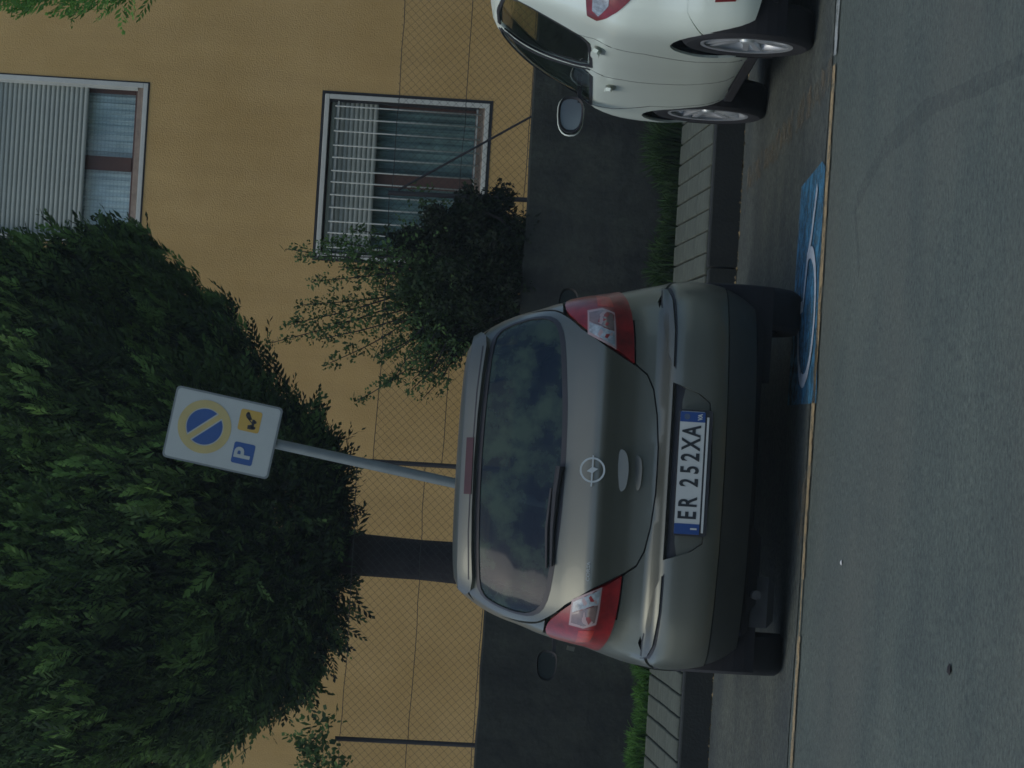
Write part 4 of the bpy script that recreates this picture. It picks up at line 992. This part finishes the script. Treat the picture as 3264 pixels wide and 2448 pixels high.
TX, TY = -1.185, 21.95
prof = [(2.26, .25), (2.34, .72), (2.48, .90), (2.72, 1.05), (3.05, 1.36), (3.4, 1.60), (3.7, 1.78), (4.4, 1.76), (5.4, 1.6), (6.6, 1.1), (7.6, .2)]
conifer('conifer_tree', (TX, TY, 0), prof, 52000, 'large dark green conifer with a thick bare trunk behind the hatchback',
        [(0, 0, .95, .17), (-.01, 0, 1.3, .142), (0, 0, 1.7, .133), (.01, 0, 2.1, .14), (0, 0, 3, .12), (0, 0, 6.5, .03)], lit_tufts=9000)
prof2 = [(3.0, .3), (3.25, .9), (3.6, 1.25), (4.2, 1.40), (5.2, 1.35), (6.5, .9), (7.4, .2)]
conifer('conifer_tree', (3.74, 21.7, 0), prof2, 9000, 'bright green conifer reaching in at the upper right of the house wall',
        [(0, 0, .95, .15), (0, 0, 2.5, .12), (0, 0, 6.5, .03)], 'fresh_conifer', size=(.16, .30), seed=3., droop=-.6, lit_tufts=900)

# the scrubby bush growing over the fence
def bush():
    t = tag(empty('bush', (.66, 20.97, 1.1)), 'tangled dark bush growing through the fence below the barred window', 'bush')
    gst = []; P = []; D = []; Sz = []; Tn = []
    # dense body
    n = 24000
    c = rng.normal(size=(n, 3)); c = unit(c); lm = 1+.16*np.sin(5*c[:, 0]*2+4*c[:, 2])+.14*np.sin(11*c[:, 2]-6*c[:, 0])+.10*np.sin(17*c[:, 0]+9*c[:, 1]+3); c = c*(lm*rng.random(n)**.6)[:, None]
    c = c*np.array([.50, .24, .43])+np.array([0.02, -.02, .40])
    c[:, 0] += -.10*(c[:, 2]-.3); keep = c[:, 2] > -.02
    c = c[keep]; n = len(c); P.append(c); D.append(unit(rng.normal(size=(n, 3))+np.array([0, -.2, .5]))); Sz.append(rng.uniform(.03, .055, n))
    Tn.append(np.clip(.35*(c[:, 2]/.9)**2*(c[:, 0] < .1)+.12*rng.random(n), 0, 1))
    # long leafy shoots: (root x, z) -> tip
    shoots = [((.0, .5), (.09, 1.52)), ((-.1, .5), (-.50, 1.60)), ((-.05, .5), (-.38, 1.50)), ((.05, .5), (-.10, 1.35)), ((-.15, .5), (-.60, 1.22)), ((.1, .45), (.15, 1.30)),
              ((-.2, .4), (-.55, .95)), ((-.1, .5), (-.25, 1.42)), ((-.3, .35), (-.78, .62)), ((-.2, .3), (-.70, .85)), ((.15, .5), (.25, 1.15)), ((.0, .5), (.0, 1.2)), ((-.2, .5), (-.46, 1.30)),
              ((-.4, .3), (-.62, .30)), ((.3, .4), (.52, .80)), ((-.15, .45), (-.35, 1.2)), ((.1, .5), (.05, 1.42))]
    for k in range(16):
        a_ = random.uniform(1.2, 3.2); x0, z0 = .45*math.cos(a_), .42+.36*math.sin(a_); L_ = random.uniform(.18, .42)
        shoots.append(((x0*.7, z0*.8), (x0+L_*math.cos(a_)*.8, z0+L_*(.35+.5*math.sin(a_)))))
    for (a, b) in shoots:
        pts = []; y0 = random.uniform(-.15, .12)
        for i in range(12):
            u = i/11; bend = .10*math.sin(math.pi*u)*random.choice((1, .6, -.3)) if i == 0 else bend
            x = a[0]+(b[0]-a[0])*u + bend*math.sin(math.pi*u); z = a[1]+(b[1]-a[1])*u+.02*math.sin(7*u); pts.append((x, y0-.05*u, z))
        g = G(); g.tube(pts, [.006*(1-.8*i/11)+.0012 for i in range(12)], 5); gst.append(g)
        k = int(135*math.dist(a, b)); u = rng.random(k)**.8; ps = np.array([np.interp(u, np.linspace(0, 1, 12), [p[j] for p in pts]) for j in range(3)]).T
        ps += rng.normal(0, 1, (k, 3))*(.075*(1-u)+.018)[:, None]
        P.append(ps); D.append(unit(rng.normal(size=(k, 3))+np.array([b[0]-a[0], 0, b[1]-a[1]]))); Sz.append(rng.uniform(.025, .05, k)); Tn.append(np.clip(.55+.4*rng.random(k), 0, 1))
    P = np.concatenate(P); D = np.concatenate(D); Sz = np.concatenate(Sz); Tn = np.concatenate(Tn)
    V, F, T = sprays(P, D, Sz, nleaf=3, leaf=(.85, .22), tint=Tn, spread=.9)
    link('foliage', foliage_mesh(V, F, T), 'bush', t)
    for g in gst: g.obj('stem', 'bark', t)
    for k in range(26):
        g = G(); x = random.uniform(-.45, .45); z = random.uniform(.3, .75)
        g.tube([(x*.4, random.uniform(-.1, .1), 0), (x*.8, random.uniform(-.2, .1), z*.5), (x, random.uniform(-.25, .1), z)], [.011, .008, .003], 5); g.obj('branch', 'bark', t)
bush()
# creeping shoots on the fence
def creeper(pts, label, n, y=20.86, spread=.02, sz=(.03, .05), tn=(.5, .9)):
    t = tag(empty('creeper', (pts[0][0], y, pts[0][1])), label, 'plant'); o = np.array([pts[0][0], 0, pts[0][1]])
    q = np.array([(x, 0, z) for x, z in pts])-o; g = G(); g.tube([tuple(p) for p in q], .003, 5); g.obj('stem', 'bark', t)
    u = rng.random(n)*(len(q)-1); i = np.clip(u.astype(int), 0, len(q)-2); f = (u-i)[:, None]; ps = q[i]*(1-f)+q[i+1]*f + rng.normal(0, spread, (n, 3))
    V, F, T = sprays(ps, unit(rng.normal(size=(n, 3))), rng.uniform(*sz, n), nleaf=3, leaf=(.85, .24), tint=rng.uniform(*tn, n), spread=.9)
    link('foliage', foliage_mesh(V, F, T), 'bush', t)
creeper([(.28, 1.62), (.22, 1.78), (.10, 1.86), (-.02, 1.93), (-.12, 2.07), (-.17, 2.16)], 'thin creeper shoot climbing the wire mesh right of the sign pole', 60, spread=.014)
creeper([(-2.75, 1.9), (-2.5, 2.15), (-2.40, 2.28), (-2.30, 2.30), (-2.2, 2.22)], 'pale leafy creeper at the lower edge of the conifer beside the left fence post', 260, 20.7, .07, (.04, .075), (.3, 1))

# grass and moss at the foot of the garden wall
def blades(name, x0, x1, dens, h, m, y0, y1, label_seed=0, zb=.235):
    n = int((x1-x0)*dens); x = rng.uniform(x0, x1, n); y = rng.uniform(y0, y1, n)+SL*0; hh = rng.uniform(h*.4, h, n)*(.35+.9*np.abs(np.sin(x*5.3)*np.sin(x*2.1+1))+.35*np.abs(np.sin(x*23)))
    lean = rng.normal(0, .35, (n, 2)); w = rng.uniform(.003, .007, n); a = rng.uniform(0, 3.14, n)
    b = np.stack([x, y, np.full(n, zb)], 1); wv = np.stack([np.cos(a), np.sin(a), 0*a], 1)*w[:, None]
    mid = b+np.stack([lean[:, 0]*hh*.4, lean[:, 1]*hh*.4, hh*.6], 1); tip = b+np.stack([lean[:, 0]*hh, lean[:, 1]*hh, hh*(1-.2*np.abs(lean[:, 0]))], 1)
    V = np.stack([b-wv, b+wv, mid+wv*.8, mid-wv*.8, mid-wv*.8, mid+wv*.8, tip+wv*.15, tip-wv*.15], 1).reshape(-1, 3); F = np.arange(len(V)).reshape(-1, 4)
    o = link(name, foliage_mesh(V, F, np.clip(np.repeat(rng.random(n), 2)+np.tile([-.15, .15], n), 0, 1)), m); return tag(o, kind='stuff', label=None)
o = blades('grass', -4.5, -.9, 4200, .15, 'grass', 20.42, 20.74); tag(o, 'bright green grass tuft strip at the foot of the dark wall, left of the hatchback', 'grass')
o = blades('grass', -.9, 4.5, 2600, .21, 'moss', 20.50, 20.78); tag(o, 'dull mossy grass strip at the foot of the dark wall, right of the hatchback', 'grass')

x, y, a, sz = LITTER; ca, sa = np.cos(a)*sz, np.sin(a)*sz; h0 = rng.uniform(.003, .012, len(x))
V = np.stack([np.stack([x+ca, y+sa, h0], 1), np.stack([x-sa*.5, y+ca*.5, h0+sz*.5], 1), np.stack([x-ca, y-sa, h0], 1), np.stack([x+sa*.5, y-ca*.5, h0*.6], 1)], 1).reshape(-1, 3)
M['litter'] = leafmat('dry_leaf', (.07, .055, .03), (.22, .17, .08), .1)
tag(link('leaf_litter', foliage_mesh(V, np.arange(len(V)).reshape(-1, 4), rng.random(len(x))), 'litter'), 'dry leaf litter scattered along the foot of the kerb', 'leaf litter', kind='stuff')
# unseen belt of trees added behind the viewer to darken the cars' reflections
n = 9000; x = rng.uniform(-32, 32, n); z = rng.uniform(0, 1, n)**.8*(5.5+1.5*np.sin(x*.9)+.8*np.sin(x*2.3)); y = -15+rng.normal(0, .9, n)
V, F, T = sprays(np.stack([x, y, z], 1), unit(rng.normal(size=(n, 3))+np.array([0, .4, .8])), rng.uniform(.5, .9, n), nleaf=5, leaf=(.7, .2), tint=rng.uniform(0, .6, n))
tag(link('added_tree_belt', foliage_mesh(V, F, T), 'conifer'), kind='stuff')
# thin air volume added to lift the blacks, standing in for windscreen glare
g = G(); g.box(-205, 205, -205, 205, -1.1, 9.6)
hz = bpy.data.materials.new('glare_haze'); hz.use_nodes = True; t = hz.node_tree; t.nodes.clear()
o_ = t.nodes.new('ShaderNodeOutputMaterial'); v_ = t.nodes.new('ShaderNodeVolumePrincipled')
v_.inputs['Color'].default_value = (.80, .95, .98, 1); v_.inputs['Density'].default_value = .0007; v_.inputs['Anisotropy'].default_value = 0
t.links.new(v_.outputs[0], o_.inputs['Volume'])
tag(g.obj('glare_haze', hz), kind='stuff')
